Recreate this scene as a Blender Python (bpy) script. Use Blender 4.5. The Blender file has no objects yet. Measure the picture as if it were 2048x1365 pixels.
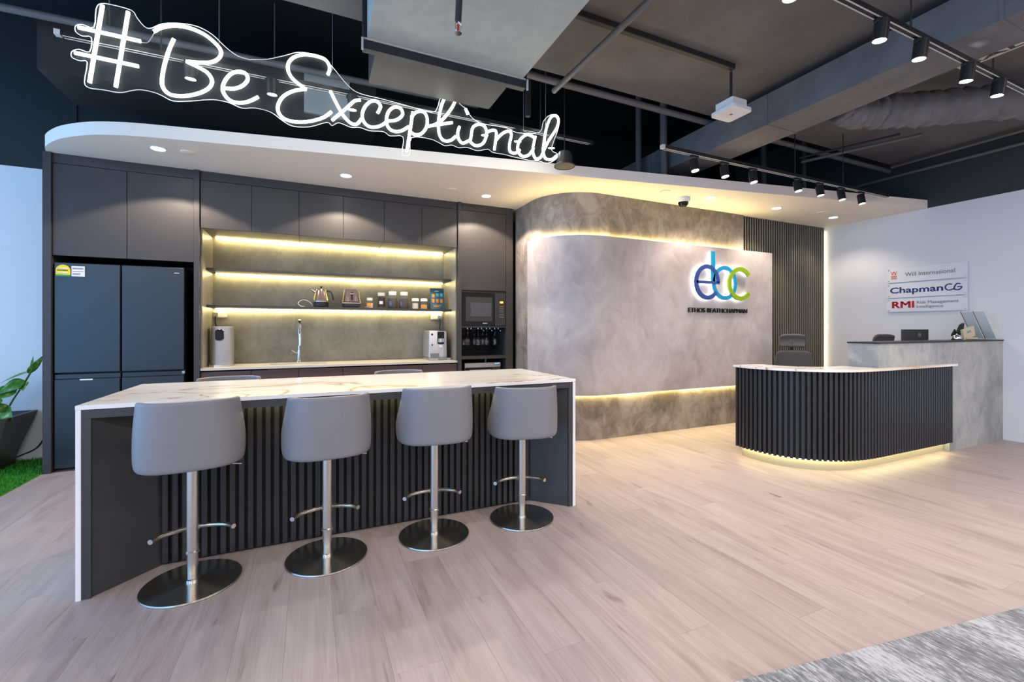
import bpy, bmesh, math, random
from mathutils import Vector, Matrix
random.seed(7)
PI = math.pi
S = bpy.context.scene
COL = S.collection

# ------------------------------------------------------------------ camera, world, lights, exposure
cam_d = bpy.data.cameras.new('camera')
cam = bpy.data.objects.new('camera', cam_d)
COL.objects.link(cam)
cam.location = (0, 0, 1.26)
cam.rotation_euler = (PI/2, 0, math.radians(-24.4))
cam_d.sensor_width = 36
cam_d.lens = 36*891/2048
cam_d.shift_y = -24.5/2048
cam_d.clip_start = .05
S.camera = cam
S.view_settings.view_transform = 'Standard'
S.view_settings.look = 'None'
S.view_settings.exposure = 0.0
S.view_settings.gamma = 1
S.view_settings.use_curve_mapping = False

W = bpy.data.worlds.new('world')
S.world = W
W.use_nodes = True
bg = W.node_tree.nodes['Background']
bg.inputs[0].default_value = (.30, .58, 1.0, 1)      # blue daylight coming in through the open window side at the left
bg.inputs[1].default_value = 3.8

def area(name, loc, rot, sx, sy, power, col):
    l = bpy.data.lights.new(name, 'AREA'); l.shape = 'RECTANGLE'; l.size = sx; l.size_y = sy
    l.energy = power; l.color = col
    o = bpy.data.objects.new(name, l); COL.objects.link(o); o.location = loc; o.rotation_euler = rot
    return o
def spot(name, loc, aim, power, col, deg=60, blend=.6, rad=.03):
    l = bpy.data.lights.new(name, 'SPOT'); l.energy = power; l.color = col
    l.spot_size = math.radians(deg); l.spot_blend = blend; l.shadow_soft_size = rad
    o = bpy.data.objects.new(name, l); COL.objects.link(o); o.location = loc
    o.rotation_euler = (Vector(aim)-Vector(loc)).to_track_quat('-Z', 'Y').to_euler()
    return o
WARM = (1, .82, .64); COOL = (.86, .93, 1.0); NEUT = (1, .95, .9)
# added fill lights under the ceiling behind the camera, out of view
for ax in (-3.6, -1.4, 1.0, 3.6, 6.0):
    for ay in (-1.2, -3.6):
        area('rear_fill_light', (ax, ay, 3.38), (0, 0, 0), 1.2, .6, 54, (1, .89, .82))
# downlights of the soffit
for lx, ly, lp, lb_ in ((-1.18, 4.71, 85, .12), (.33, 4.76, 85, .12), (1.86, 4.82, 85, .12), (4.28, 3.80, 50, .6), (5.42, 3.78, 50, .6), (6.58, 3.77, 28, .6)):
    spot('downlight_lamp', (lx, ly, 2.775), (lx, ly, 0), lp, WARM, 122, lb_, .03)
# track spots: aimed at the logo wall and desk, and the neutral ones over the floor
for lx in (3.20, 3.585, 3.98, 4.66, 5.035, 5.42, 5.80):
    spot('track_lamp', (lx, 3.02, 2.70), (lx+.05, 3.75, 0), 23, (1, .9, .83), 80, .7, .03)
for lx in (1.2, 2.161, 2.936, 3.356, 3.937, 4.38, 5.2):
    spot('track_lamp', (lx, 1.43, 2.87), (lx+.1, 1.7, 0), 46, (1, .92, .88), 95, .7, .03)
for lx in (-.74, -.25, .6, 1.33, 2.02):
    spot('track_lamp', (lx, 3.62, 2.88), (lx, 3.0, 0), 30, NEUT, 75, .7, .03)

# ------------------------------------------------------------------ materials
def mat(name, col=(.5,.5,.5), rough=.5, metal=0.0, emis=None, estr=0, spec=.5, trans=0, alpha=1, ior=1.45, coat=0):
    m = bpy.data.materials.new(name); m.use_nodes = True
    b = m.node_tree.nodes['Principled BSDF']
    b.inputs['Base Color'].default_value = (*col, 1)
    b.inputs['Roughness'].default_value = rough
    b.inputs['Metallic'].default_value = metal
    b.inputs['Specular IOR Level'].default_value = spec
    b.inputs['Transmission Weight'].default_value = trans
    b.inputs['Alpha'].default_value = alpha
    b.inputs['IOR'].default_value = ior
    b.inputs['Coat Weight'].default_value = coat
    if emis:
        b.inputs['Emission Color'].default_value = (*emis, 1)
        b.inputs['Emission Strength'].default_value = estr
    return m
class N:
    """small node-building helper"""
    def __init__(s, m): s.m = m; s.t = m.node_tree; s.b = s.t.nodes['Principled BSDF']
    def n(s, t, **kw):
        o = s.t.nodes.new(t)
        for k, v in kw.items():
            if k.startswith('i_'):
                key = k[2:].replace('_', ' ')
                o.inputs[int(key) if key.isdigit() else key].default_value = v
            else: setattr(o, k, v)
        return o
    def l(s, a, b): s.t.links.new(a, b)
    def coords(s, scale=(1,1,1), src='pos', rot=(0,0,0)):
        mp = s.n('ShaderNodeMapping'); mp.inputs['Scale'].default_value = scale; mp.inputs['Rotation'].default_value = rot
        if src == 'pos': s.l(s.n('ShaderNodeNewGeometry').outputs['Position'], mp.inputs['Vector'])
        else: s.l(s.n('ShaderNodeTexCoord').outputs[src], mp.inputs['Vector'])
        return mp
    def noise(s, vec, scale, detail=4, rough=.55, dist=0):
        o = s.n('ShaderNodeTexNoise'); o.inputs['Scale'].default_value = scale; o.inputs['Detail'].default_value = detail
        o.inputs['Roughness'].default_value = rough; o.inputs['Distortion'].default_value = dist
        s.l(vec.outputs[0], o.inputs['Vector']); return o
    def ramp(s, fac, stops):
        r = s.n('ShaderNodeValToRGB'); e = r.color_ramp.elements
        while len(e) < len(stops): e.new(.5)
        for k, (p, c) in enumerate(stops):
            e[k].position = p; e[k].color = (*c, 1) if len(c) == 3 else c
        s.l(fac, r.inputs[0]); return r
    def mix(s, fac, a, b, mode='MIX'):
        x = s.n('ShaderNodeMix', data_type='RGBA', blend_type=mode)
        for sock, v in ((x.inputs[0], fac), (x.inputs[6], a), (x.inputs[7], b)):
            if hasattr(v, 'links') or hasattr(v, 'is_output'): s.l(v, sock)
            elif isinstance(v, (int, float)): sock.default_value = v
            else: sock.default_value = (*v, 1)
        return x.outputs[2]
    def bump(s, h, strength=.2, dist=.002):
        b = s.n('ShaderNodeBump'); b.inputs['Strength'].default_value = strength; b.inputs['Distance'].default_value = dist
        s.l(h, b.inputs['Height']); s.l(b.outputs[0], s.b.inputs['Normal'])
    def col(s, c): s.l(c, s.b.inputs['Base Color'])

# pale greyed oak planks, grain along y
M_WOOD = mat('oak_vinyl', rough=.42); k = N(M_WOOD)
oi = k.n('ShaderNodeObjectInfo')
off = k.n('ShaderNodeCombineXYZ'); mul = k.n('ShaderNodeMath', operation='MULTIPLY', i_1=60.0)
k.l(oi.outputs['Random'], mul.inputs[0]); k.l(mul.outputs[0], off.inputs[1]); k.l(mul.outputs[0], off.inputs[0])
ad = k.n('ShaderNodeVectorMath', operation='ADD'); k.l(k.n('ShaderNodeNewGeometry').outputs['Position'], ad.inputs[0]); k.l(off.outputs[0], ad.inputs[1])
mp = k.n('ShaderNodeMapping'); mp.inputs['Scale'].default_value = (5, .6, 1); k.l(ad.outputs[0], mp.inputs['Vector'])
mp2 = k.n('ShaderNodeMapping'); mp2.inputs['Scale'].default_value = (60, 1.6, 1); k.l(ad.outputs[0], mp2.inputs['Vector'])
n1 = k.noise(mp, 1.6, 6, .6, 1.2); n2 = k.noise(mp2, 1.5, 4, .6, .3)
c = k.ramp(n1.outputs[0], [(.25, (.30, .23, .212)), (.42, (.40, .33, .312)), (.6, (.45, .38, .362)), (.8, (.50, .435, .418))]).outputs[0]
g = k.ramp(n2.outputs[0], [(.35, (.80, .77, .76)), (.6, (1, 1, 1))]).outputs[0]
mp3 = k.n('ShaderNodeMapping'); mp3.inputs['Scale'].default_value = (9, 2.2, 1); k.l(ad.outputs[0], mp3.inputs['Vector']); n3 = k.noise(mp3, 1.3, 3, .5, .8)
kn = k.ramp(n3.outputs[0], [(.22, (.45, .38, .36)), (.33, (1, 1, 1))]).outputs[0]
c = k.mix(.8, c, kn, 'MULTIPLY')
c = k.mix(.5, c, g, 'MULTIPLY')
tone = k.ramp(oi.outputs['Random'], [(0, (.91, .90, .895)), (.5, (.97, .96, .96)), (1, (1.0, .99, .985))]).outputs[0]
k.col(k.mix(1.0, c, tone, 'MULTIPLY')); k.bump(n2.outputs[0], .12, .001)

# micro-cement
def cement(name, dark, mid, light, sc=1.0, rough=.5):
    m = mat(name, rough=rough); k = N(m); v = k.coords((sc, sc, sc*.8))
    a = k.noise(v, 1.3, 5, .55, .25); b = k.noise(k.coords((sc, sc, sc*.75)), 5.5, 8, .66, .9)
    f = k.n('ShaderNodeMath', operation='MULTIPLY_ADD', i_1=.4); k.l(b.outputs[0], f.inputs[0])
    g = k.n('ShaderNodeMath', operation='MULTIPLY', i_1=.6); k.l(a.outputs[0], g.inputs[0]); k.l(g.outputs[0], f.inputs[2])
    k.col(k.ramp(f.outputs[0], [(.41, dark), (.5, mid), (.59, light)]).outputs[0]); k.bump(b.outputs[0], .06, .002)
    return m
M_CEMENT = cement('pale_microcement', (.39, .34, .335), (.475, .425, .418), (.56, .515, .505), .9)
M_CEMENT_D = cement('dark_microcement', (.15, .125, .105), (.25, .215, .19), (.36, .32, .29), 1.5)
M_CEMENT_B = cement('bluish_microcement', (.25, .265, .27), (.34, .355, .355), (.43, .44, .435), 1.4)
M_BACKSPLASH = cement('niche_stone', (.20, .185, .155), (.25, .23, .195), (.30, .28, .24), 1.6, .45)

# white marble with brown veins
M_MARBLE = mat('white_veined_marble', rough=.16); k = N(M_MARBLE); v = k.coords((.55, 1.7, .9), rot=(0, 0, .25))
w = k.noise(v, .95, 4, .5, 1.5)
sb = k.n('ShaderNodeMath', operation='SUBTRACT', i_1=.5); k.l(w.outputs[0], sb.inputs[0])
ab = k.n('ShaderNodeMath', operation='ABSOLUTE'); k.l(sb.outputs[0], ab.inputs[0])
ve = k.ramp(ab.outputs[0], [(0, (.42, .30, .21)), (.006, (.62, .50, .41)), (.016, (.84, .80, .76)), (.10, (.86, .83, .80))])
cl = k.noise(v, .8, 3, .5, .6); cc = k.ramp(cl.outputs[0], [(.5, (1, 1, 1)), (.58, (.93, .86, .78)), (.68, (.66, .51, .38))]).outputs[0]
k.col(k.mix(.9, ve.outputs[0], cc, 'MULTIPLY'))

M_MARBLEW = mat('white_marble_edge', (.82, .81, .81), .2)
M_STONE = mat('cream_quartz', (.66, .62, .54), .3)
M_CAB = mat('charcoal_laminate', (.052, .050, .052), .42); k = N(M_CAB); v = k.coords((30, 30, 2)); n_ = k.noise(v, 2, 3, .5)
k.col(k.ramp(n_.outputs[0], [(.3, (.041, .0385, .0395)), (.7, (.046, .043, .0445))]).outputs[0])
M_CABIN = mat('cabinet_inside', (.012, .012, .013), .6)
M_BROWN = mat('red_brown_laminate', (.10, .058, .058), .45)
M_SLAT = mat('charcoal_slat', (.023, .024, .027), .36)
M_SLATBACK = mat('slat_backing', (.005, .005, .006), .7)
M_BARDARK = mat('bar_panel_laminate', (.040, .042, .046), .40)
M_WHITE = mat('white_paint', (.76, .77, .79), .6)
M_SOFFIT = mat('soffit_paint', (.86, .78, .70), .6)
M_BLACK = mat('black_paint', (.010, .013, .016), .65)
M_BLACKR = mat('charcoal_wall_paint', (.035, .040, .040), .7)
M_WALLSLAT = mat('olive_grey_slat', (.20, .185, .145), .45)
M_DUCTD = mat('dark_brown_duct', (.036, .032, .031), .6)
M_SLAB = mat('dark_sprayed_concrete', rough=.75); k = N(M_SLAB); v = k.coords((1, 1, 1)); n_ = k.noise(v, 2.2, 7, .65)
k.col(k.ramp(n_.outputs[0], [(.3, (.105, .102, .105)), (.7, (.155, .150, .150))]).outputs[0]); k.bump(n_.outputs[0], .25, .01)
M_DUCT = mat('dark_painted_duct', rough=.6); k = N(M_DUCT); v = k.coords((1, 1, 1)); n_ = k.noise(v, 5, 6, .6)
k.col(k.ramp(n_.outputs[0], [(.3, (.115, .115, .122)), (.7, (.165, .162, .168))]).outputs[0]); k.bump(n_.outputs[0], .2, .008)
M_GREYDUCT = mat('grey_duct_wrap', rough=.55); k = N(M_GREYDUCT); v = k.coords((1, 1, 1)); n_ = k.noise(v, 6, 7, .7)
k.col(k.ramp(n_.outputs[0], [(.3, (.33, .37, .37)), (.7, (.43, .47, .46))]).outputs[0]); k.bump(n_.outputs[0], .3, .01)
M_PIPE = mat('grey_painted_pipe', (.13, .13, .135), .5)
M_PIPED = mat('black_painted_pipe', (.022, .023, .026), .5)
M_TRACK = mat('black_track_metal', (.02, .02, .022), .35, .3)
M_TRACKW = mat('white_track_edge', (.55, .55, .53), .4)
M_LEATHER = mat('blue_grey_leather', (.205, .205, .225), .48); k = N(M_LEATHER); v = k.coords((1, 1, 1), 'Object'); n_ = k.noise(v, 160, 3, .6); k.bump(n_.outputs[0], .08, .001)
M_STEEL = mat('brushed_steel', (.62, .60, .57), .26, 1.0)
M_STEELBASE = mat('spun_steel', (.44, .42, .38), .24, 1.0); k = N(M_STEELBASE)
tg = k.n('ShaderNodeTangent', direction_type='RADIAL', axis='Z'); k.l(tg.outputs[0], k.b.inputs['Tangent']); k.b.inputs['Anisotropic'].default_value = .9; k.b.inputs['Anisotropic Rotation'].default_value = .25
M_CHROME = mat('chrome', (.8, .8, .8), .08, 1.0)
M_FRIDGE = mat('blue_black_steel', (.042, .052, .060), .30, .7); k = N(M_FRIDGE); v = k.coords((2, 2, 90)); n_ = k.noise(v, 2, 3, .5); k.bump(n_.outputs[0], .03, .001)
M_RUBBER = mat('black_plastic', (.012, .012, .013), .45)
M_GLOSSBLK = mat('black_glass', (.006, .006, .007), .08, 0, spec=.35)
M_DGREY = mat('dark_grey_plastic', (.032, .032, .033), .42)
M_SILVER = mat('silver_plastic', (.42, .42, .44), .30, .6)
M_CREAMP = mat('cream_plastic', (.62, .60, .52), .4)
M_WHITEP = mat('white_plastic', (.78, .78, .78), .4)
M_BRONZE = mat('bronze_lacquer', (.20, .145, .13), .30, .75)
M_OLIVE = mat('olive_brass', (.40, .36, .14), .25, .9)
M_GLASS = mat('clear_glass', (1, 1, 1), .02, 0, trans=1.0, ior=1.45)
M_ACRYL = mat('clear_acrylic', (.9, .95, .95), .05, 0, alpha=.012)
M_RIM = mat('edge_glow_white', (.9, .92, .95), .3)  # white colour stands in for neon light piped to the clear board's edge
M_COFFEE = mat('coffee_beans', (.035, .018, .012), .6)
M_LABELB = mat('blue_label', (.09, .12, .28), .5)
M_SUGAR = mat('pale_contents', (.62, .55, .45), .6)
M_LID = mat('white_lid', (.75, .74, .68), .4)
M_CARD = mat('menu_blue', (.028, .11, .17), .5)
M_CREAMCARD = mat('cream_card', (.62, .55, .36), .5)
M_ORANGE = mat('orange_print', (.75, .27, .03), .5)
M_TEAL = mat('teal_print', (.10, .40, .42), .5)
M_YELLOW = mat('yellow_sticker', (.80, .62, .02), .5)
M_GREEN = mat('green_print', (.04, .30, .10), .5)
M_PRINT = mat('dark_print', (.03, .03, .035), .5)
M_GREYPRINT = mat('grey_print', (.18, .18, .19), .5)
M_NAVY = mat('navy_print', (.012, .03, .16), .5)
M_RED = mat('red_print', (.62, .02, .035), .5)
M_ORED = mat('orange_red_print', (.70, .12, .03), .5)
M_LBLUE = mat('logo_indigo', (.035, .075, .30), .35)
M_LCYAN = mat('logo_cyan', (.012, .30, .56), .35)
M_LGREEN = mat('logo_green', (.27, .43, .004), .35)
M_LETTER = mat('black_letter', (.012, .011, .012), .4)
M_PLATE = mat('frosted_acrylic_plate', (.80, .80, .83), .18)
M_FROST = mat('pale_green_acrylic', (.78, .85, .83), .2)
M_PLANTER = mat('dark_brown_planter', (.055, .040, .034), .35)
M_SOIL = mat('soil', (.03, .02, .012), .9)
M_LEAF = mat('leaf_green', rough=.32); k = N(M_LEAF); v = k.coords((1, 1, 1)); n_ = k.noise(v, 22, 4, .6)
k.col(k.ramp(n_.outputs[0], [(.35, (.03, .15, .025)), (.55, (.09, .26, .04)), (.68, (.42, .50, .12))]).outputs[0])
M_STEM = mat('stem_green', (.06, .14, .03), .5)
M_TURF = mat('turf_blade', rough=.6); k = N(M_TURF); v = k.coords((1, 1, 1)); n_ = k.noise(v, 30, 3, .6)
k.col(k.ramp(n_.outputs[0], [(.3, (.015, .14, .008)), (.7, (.05, .34, .015))]).outputs[0])
M_CARPET = mat('grey_carpet', rough=.95); k = N(M_CARPET); v = k.coords((2.6, .8, 1), rot=(0, 0, -.15)); v2 = k.coords((60, 12, 1), rot=(0, 0, -.15))
a = k.noise(v, 1.6, 6, .6, .6); b = k.noise(v2, 1.6, 4, .7)
f = k.n('ShaderNodeMath', operation='MULTIPLY_ADD', i_1=.55); k.l(b.outputs[0], f.inputs[0])
g = k.n('ShaderNodeMath', operation='MULTIPLY', i_1=.5); k.l(a.outputs[0], g.inputs[0]); k.l(g.outputs[0], f.inputs[2])
k.col(k.ramp(f.outputs[0], [(.41, (.10, .108, .118)), (.51, (.185, .195, .21)), (.60, (.42, .44, .465))]).outputs[0]); k.bump(b.outputs[0], .5, .004)
M_MESHFAB = mat('dark_grey_mesh_fabric', (.085, .078, .078), .7)
M_LED = mat('warm_led', (1, .9, .6), .5, emis=(1, .81, .32), estr=95)
M_LEDN = mat('warm_led_niche', (1, .9, .6), .5, emis=(1, .84, .38), estr=62)
M_LEDW = mat('warm_led_corner', (1, .9, .6), .5, emis=(1, .86, .48), estr=15)
M_LEDD = mat('warm_led_desk', (1, .9, .6), .5, emis=(1, .86, .42), estr=16)
M_PLINTH = mat('olive_plinth', (.40, .37, .28), .4)
M_LEDB = mat('warm_led_bar', (1, .9, .6), .5, emis=(1, .84, .36), estr=24)
M_NEON = mat('neon_white', (1, 1, 1), .5, emis=(.96, 1, .93), estr=8)
M_HALO = mat('white_halo_led', (1, 1, 1), .5, emis=(.93, .97, 1), estr=4.5)
M_LAMP = mat('lamp_glow', (1, 1, 1), .5, emis=(1, .93, .85), estr=30)
M_LAMPC = mat('lamp_glow_cool', (1, 1, 1), .5, emis=(.92, .96, 1), estr=60)
M_DISP = mat('orange_display', (1, .4, .05), .5, emis=(1, .42, .04), estr=2.5)
M_BULB = mat('red_bulb', (.5, .05, .03), .1)
M_ZINC = mat('zinc_strip', (.55, .54, .47), .4)

# ------------------------------------------------------------------ geometry helpers
def nb(): return bmesh.new()
def box(bm, x0, x1, y0, y1, z0, z1, bev=0, M=None):
    vs = [bm.verts.new(Vector((x, y, z))) for z in (z0, z1) for y in (y0, y1) for x in (x0, x1)]
    if M is not None:
        for v in vs: v.co = M @ v.co
    fs = [bm.faces.new([vs[i] for i in q]) for q in ((0,2,3,1),(4,5,7,6),(0,1,5,4),(2,6,7,3),(0,4,6,2),(1,3,7,5))]
    if bev:
        es = list({e for f in fs for e in f.edges})
        bmesh.ops.bevel(bm, geom=es, offset=bev, segments=2, affect='EDGES', profile=.5)
    return bm
def lathe(bm, prof, n=32, c=(0,0,0), M=None, cap=True):
    rings = []
    for r, z in prof:
        ring = []
        for i in range(n):
            a = 2*PI*i/n
            p = Vector((c[0]+r*math.cos(a), c[1]+r*math.sin(a), c[2]+z))
            ring.append(bm.verts.new(M @ p if M is not None else p))
        rings.append(ring)
    for a, b in zip(rings, rings[1:]):
        for i in range(n):
            bm.faces.new((a[i], a[(i+1)%n], b[(i+1)%n], b[i]))
    if cap:
        if prof[0][0] > 1e-5: bm.faces.new(rings[0][::-1])
        if prof[-1][0] > 1e-5: bm.faces.new(rings[-1])
    return bm
def tube(bm, pts, r, n=8, closed=False):
    P = [Vector(p) for p in pts]; m = len(P); rings = []
    prev = None
    for i, p in enumerate(P):
        if closed: t = P[(i+1)%m]-P[i-1]
        else: t = P[min(i+1, m-1)]-P[max(i-1, 0)]
        if t.length < 1e-9: t = Vector((0,0,1))
        t.normalize()
        if prev is None:
            ref = Vector((0,0,1)) if abs(t.z) < .9 else Vector((1,0,0))
            u = t.cross(ref).normalized()
        else:
            u = (prev - t*prev.dot(t))
            u = u.normalized() if u.length > 1e-6 else t.orthogonal().normalized()
        prev = u; v = t.cross(u)
        rr = r[i] if isinstance(r, (list, tuple)) else r
        rings.append([bm.verts.new(p + (u*math.cos(2*PI*j/n)+v*math.sin(2*PI*j/n))*rr) for j in range(n)])
    for a, b in (list(zip(rings, rings[1:])) + ([(rings[-1], rings[0])] if closed else [])):
        for j in range(n): bm.faces.new((a[j], a[(j+1)%n], b[(j+1)%n], b[j]))
    if not closed:
        bm.faces.new(rings[0][::-1]); bm.faces.new(rings[-1])
    return bm
def prism(bm, poly, z0, z1, M=None):
    """poly: list of (x, y); extruded in z"""
    lo = [bm.verts.new((x, y, z0)) for x, y in poly]; hi = [bm.verts.new((x, y, z1)) for x, y in poly]
    if M is not None:
        for v in lo+hi: v.co = M @ v.co
    n = len(poly)
    try: bm.faces.new(lo[::-1]); bm.faces.new(hi)
    except ValueError: pass
    for i in range(n): bm.faces.new((lo[i], lo[(i+1)%n], hi[(i+1)%n], hi[i]))
    return bm
def strip_wall(bm, path, z0, z1, th):
    """a wall of thickness th to the left of the open path"""
    P = [Vector((x, y)) for x, y in path]; offp = []
    for i in range(len(P)):
        t = (P[min(i+1, len(P)-1)]-P[max(i-1, 0)]).normalized(); offp.append(P[i]+Vector((-t.y, t.x))*th)
    v = [[bm.verts.new((p.x, p.y, z)) for p in L] for L in (P, offp) for z in (z0, z1)]
    a0, a1, b0, b1 = v
    for i in range(len(P)-1):
        bm.faces.new((a0[i], a0[i+1], a1[i+1], a1[i])); bm.faces.new((b0[i+1], b0[i], b1[i], b1[i+1]))
        bm.faces.new((a1[i], a1[i+1], b1[i+1], b1[i])); bm.faces.new((a0[i+1], a0[i], b0[i], b0[i+1]))
    for i in (0, -1): bm.faces.new((a0[i], a1[i], b1[i], b0[i]))
    return bm
def catmull(pts, k=6, closed=False):
    P = [Vector(p) for p in pts]; n = len(P)
    if n < 3 and not closed: return P
    out = []
    rng = range(n) if closed else range(n-1)
    for i in rng:
        if closed: a, b, c, d = P[i-1], P[i], P[(i+1)%n], P[(i+2)%n]
        else: a, b, c, d = P[max(i-1,0)], P[i], P[i+1], P[min(i+2,n-1)]
        for j in range(k):
            t = j/k
            out.append(.5*((2*b)+(c-a)*t+(2*a-5*b+4*c-d)*t*t+(3*b-a-3*c+d)*t**3))
    if not closed: out.append(P[-1])
    return out
def finish(o, smooth=None):
    if smooth is not None:
        for p in o.data.polygons: p.use_smooth = True
        if smooth:
            try: o.data.set_sharp_from_angle(angle=math.radians(smooth))
            except Exception: pass
def obj(name, bm, m, parent=None, loc=None, smooth=None, label=None):
    me = bpy.data.meshes.new(name)
    bmesh.ops.recalc_face_normals(bm, faces=bm.faces[:])
    bm.to_mesh(me); bm.free()
    if m: me.materials.append(m)
    o = bpy.data.objects.new(name, me); COL.objects.link(o)
    if parent: o.parent = parent
    if loc: o.location = loc
    if label: o['label'] = label
    finish(o, smooth)
    return o
def tag(o, label, cat, group=None, kind=None):
    o['label'] = label; o['category'] = cat
    if group: o['group'] = group
    if kind: o['kind'] = kind
    return o
def thing(name, label, cat, loc=(0,0,0), rz=0, group=None):
    o = bpy.data.objects.new(name, None); COL.objects.link(o); o.empty_display_size = .05
    o.location = loc; o.rotation_euler = (0, 0, rz)
    return tag(o, label, cat, group)
def struct(name, bm, m, label=None, parent=None, smooth=None):
    o = obj(name, bm, m, parent, smooth=smooth)
    if parent is None: o['kind'] = 'structure'
    if label: o['label'] = label
    return o
def B(name, m, parent, x0, x1, y0, y1, z0, z1, bev=0, label=None, smooth=None):
    return obj(name, box(nb(), x0, x1, y0, y1, z0, z1, bev), m, parent, label=label, smooth=smooth)
def dup(root, loc, rz=0, label=None, group=None):
    r = root.copy(); COL.objects.link(r); r.location = loc; r.rotation_euler = (0, 0, rz)
    if label: r['label'] = label
    if group: r['group'] = group
    for ch in list(root.children):
        c = ch.copy(); COL.objects.link(c); c.parent = r
        for gch in list(ch.children):
            d = gch.copy(); COL.objects.link(d); d.parent = c
    return r
def text_bm(s, width, height, extrude=.002, align_mid=False, bold=0):
    """text as a mesh lying in local x (reading) / z (up), front towards -y, fitted to width x height of its capitals"""
    cu = bpy.data.curves.new('lettering', 'FONT'); cu.body = s; cu.extrude = extrude; cu.offset = bold; cu.resolution_u = 4
    t = bpy.data.objects.new('lettering', cu); COL.objects.link(t)
    dg = bpy.context.evaluated_depsgraph_get(); dg.update()
    me = bpy.data.meshes.new_from_object(t.evaluated_get(dg))
    bpy.data.objects.remove(t); bpy.data.curves.remove(cu)
    bm = nb(); bm.from_mesh(me); bpy.data.meshes.remove(me)
    xs = [v.co.x for v in bm.verts]; ys = [v.co.y for v in bm.verts]
    x0, x1 = min(xs), max(xs); y1 = max(ys)
    for v in bm.verts:
        x = (v.co.x-x0)/(x1-x0)*width; y = v.co.y/y1*height
        v.co = Vector((x, -v.co.z, y))
    return bm
def move(bm, M):
    for v in bm.verts: v.co = M @ v.co
    return bm
T = Matrix.Translation
def R(a, ax): return Matrix.Rotation(a, 4, ax)

NEON = [
  ('hash', [[(-1.146, 3.224), (-1.206, 2.742)], [(-1.023, 3.22), (-1.083, 2.743)], [(-1.259, 3.059), (-0.961, 3.055)], [(-1.275, 2.903), (-0.972, 2.896)]]),
  ('B', [[(-0.895, 3.135), (-0.854, 3.172), (-0.785, 3.202), (-0.707, 3.208), (-0.627, 3.187), (-0.567, 3.145), (-0.538, 3.104), (-0.546, 3.058), (-0.587, 3.018), (-0.652, 2.998), (-0.727, 2.987)], [(-0.727, 2.987), (-0.668, 2.968), (-0.611, 2.94), (-0.587, 2.893), (-0.603, 2.845), (-0.652, 2.801), (-0.723, 2.766), (-0.793, 2.753), (-0.831, 2.767), (-0.852, 2.804), (-0.852, 2.86), (-0.839, 2.947), (-0.816, 3.042), (-0.793, 3.113)]]),
  ('e', [[(-0.521, 2.861), (-0.463, 2.87), (-0.412, 2.903), (-0.384, 2.949), (-0.395, 2.986), (-0.433, 2.992), (-0.479, 2.966), (-0.513, 2.914), (-0.528, 2.857), (-0.513, 2.812), (-0.479, 2.784), (-0.429, 2.782), (-0.377, 2.803), (-0.321, 2.845)]]),
  ('E', [[(0.119, 3.101), (0.131, 3.156), (0.101, 3.205), (0.033, 3.216), (-0.045, 3.205), (-0.11, 3.164), (-0.14, 3.108), (-0.132, 3.05), (-0.094, 3.005), (-0.023, 2.964)], [(-0.023, 2.964), (-0.099, 2.937), (-0.164, 2.887), (-0.198, 2.826), (-0.201, 2.772), (-0.169, 2.73), (-0.11, 2.718), (-0.034, 2.729), (0.045, 2.76), (0.101, 2.795), (0.142, 2.837)]]),
  ('x', [[(0.136, 2.985), (0.171, 2.915), (0.223, 2.826), (0.277, 2.779), (0.319, 2.783), (0.349, 2.825)], [(0.343, 2.964), (0.301, 2.949), (0.241, 2.88), (0.147, 2.776)]]),
  ('c', [[(0.467, 2.893), (0.488, 2.949), (0.46, 2.979), (0.417, 2.97), (0.374, 2.92), (0.355, 2.852), (0.374, 2.798), (0.423, 2.777), (0.485, 2.799), (0.536, 2.842)]]),
  ('e2', [[(0.542, 2.847), (0.607, 2.868), (0.652, 2.917), (0.639, 2.961), (0.594, 2.965), (0.549, 2.923), (0.532, 2.86), (0.542, 2.803), (0.581, 2.778), (0.639, 2.788), (0.699, 2.833)]]),
  ('p', [[(0.732, 2.953), (0.712, 2.815), (0.685, 2.637)], [(0.719, 2.91), (0.759, 2.958), (0.813, 2.972), (0.843, 2.934), (0.84, 2.859), (0.799, 2.797), (0.745, 2.781), (0.705, 2.801)]]),
  ('t', [[(0.881, 2.874), (0.951, 2.921), (1.022, 3.011), (1.072, 3.105), (1.065, 3.152), (1.022, 3.15), (0.979, 3.099), (0.951, 3.01), (0.937, 2.912), (0.944, 2.817), (0.979, 2.775), (1.036, 2.785), (1.08, 2.827)], [(0.854, 2.866), (1.051, 2.933)]]),
  ('i', [[(1.112, 2.91), (1.098, 2.865), (1.104, 2.811), (1.138, 2.781), (1.197, 2.813)], [(1.164, 3.068), (1.182, 3.026)]]),
  ('o', [[(1.212, 2.851), (1.227, 2.924), (1.28, 2.963), (1.333, 2.951), (1.348, 2.889), (1.318, 2.812), (1.257, 2.78), (1.209, 2.801), (1.212, 2.851)]]),
  ('n', [[(1.356, 2.912), (1.41, 2.937), (1.437, 2.913), (1.418, 2.772)], [(1.426, 2.845), (1.481, 2.913), (1.545, 2.954), (1.577, 2.931), (1.561, 2.854), (1.561, 2.788), (1.609, 2.774), (1.658, 2.811)]]),
  ('a', [[(1.8, 2.94), (1.758, 2.956), (1.708, 2.947), (1.65, 2.884), (1.637, 2.808), (1.675, 2.762), (1.741, 2.78), (1.792, 2.849)], [(1.809, 2.957), (1.783, 2.832), (1.809, 2.761), (1.86, 2.776)]]),
  ('l', [[(1.86, 2.776), (1.938, 2.934), (2.017, 3.056), (2.044, 3.138), (2.017, 3.179), (1.964, 3.154), (1.921, 3.053), (1.895, 2.927), (1.886, 2.834), (1.912, 2.777), (1.973, 2.779), (2.026, 2.823)]])]
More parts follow.
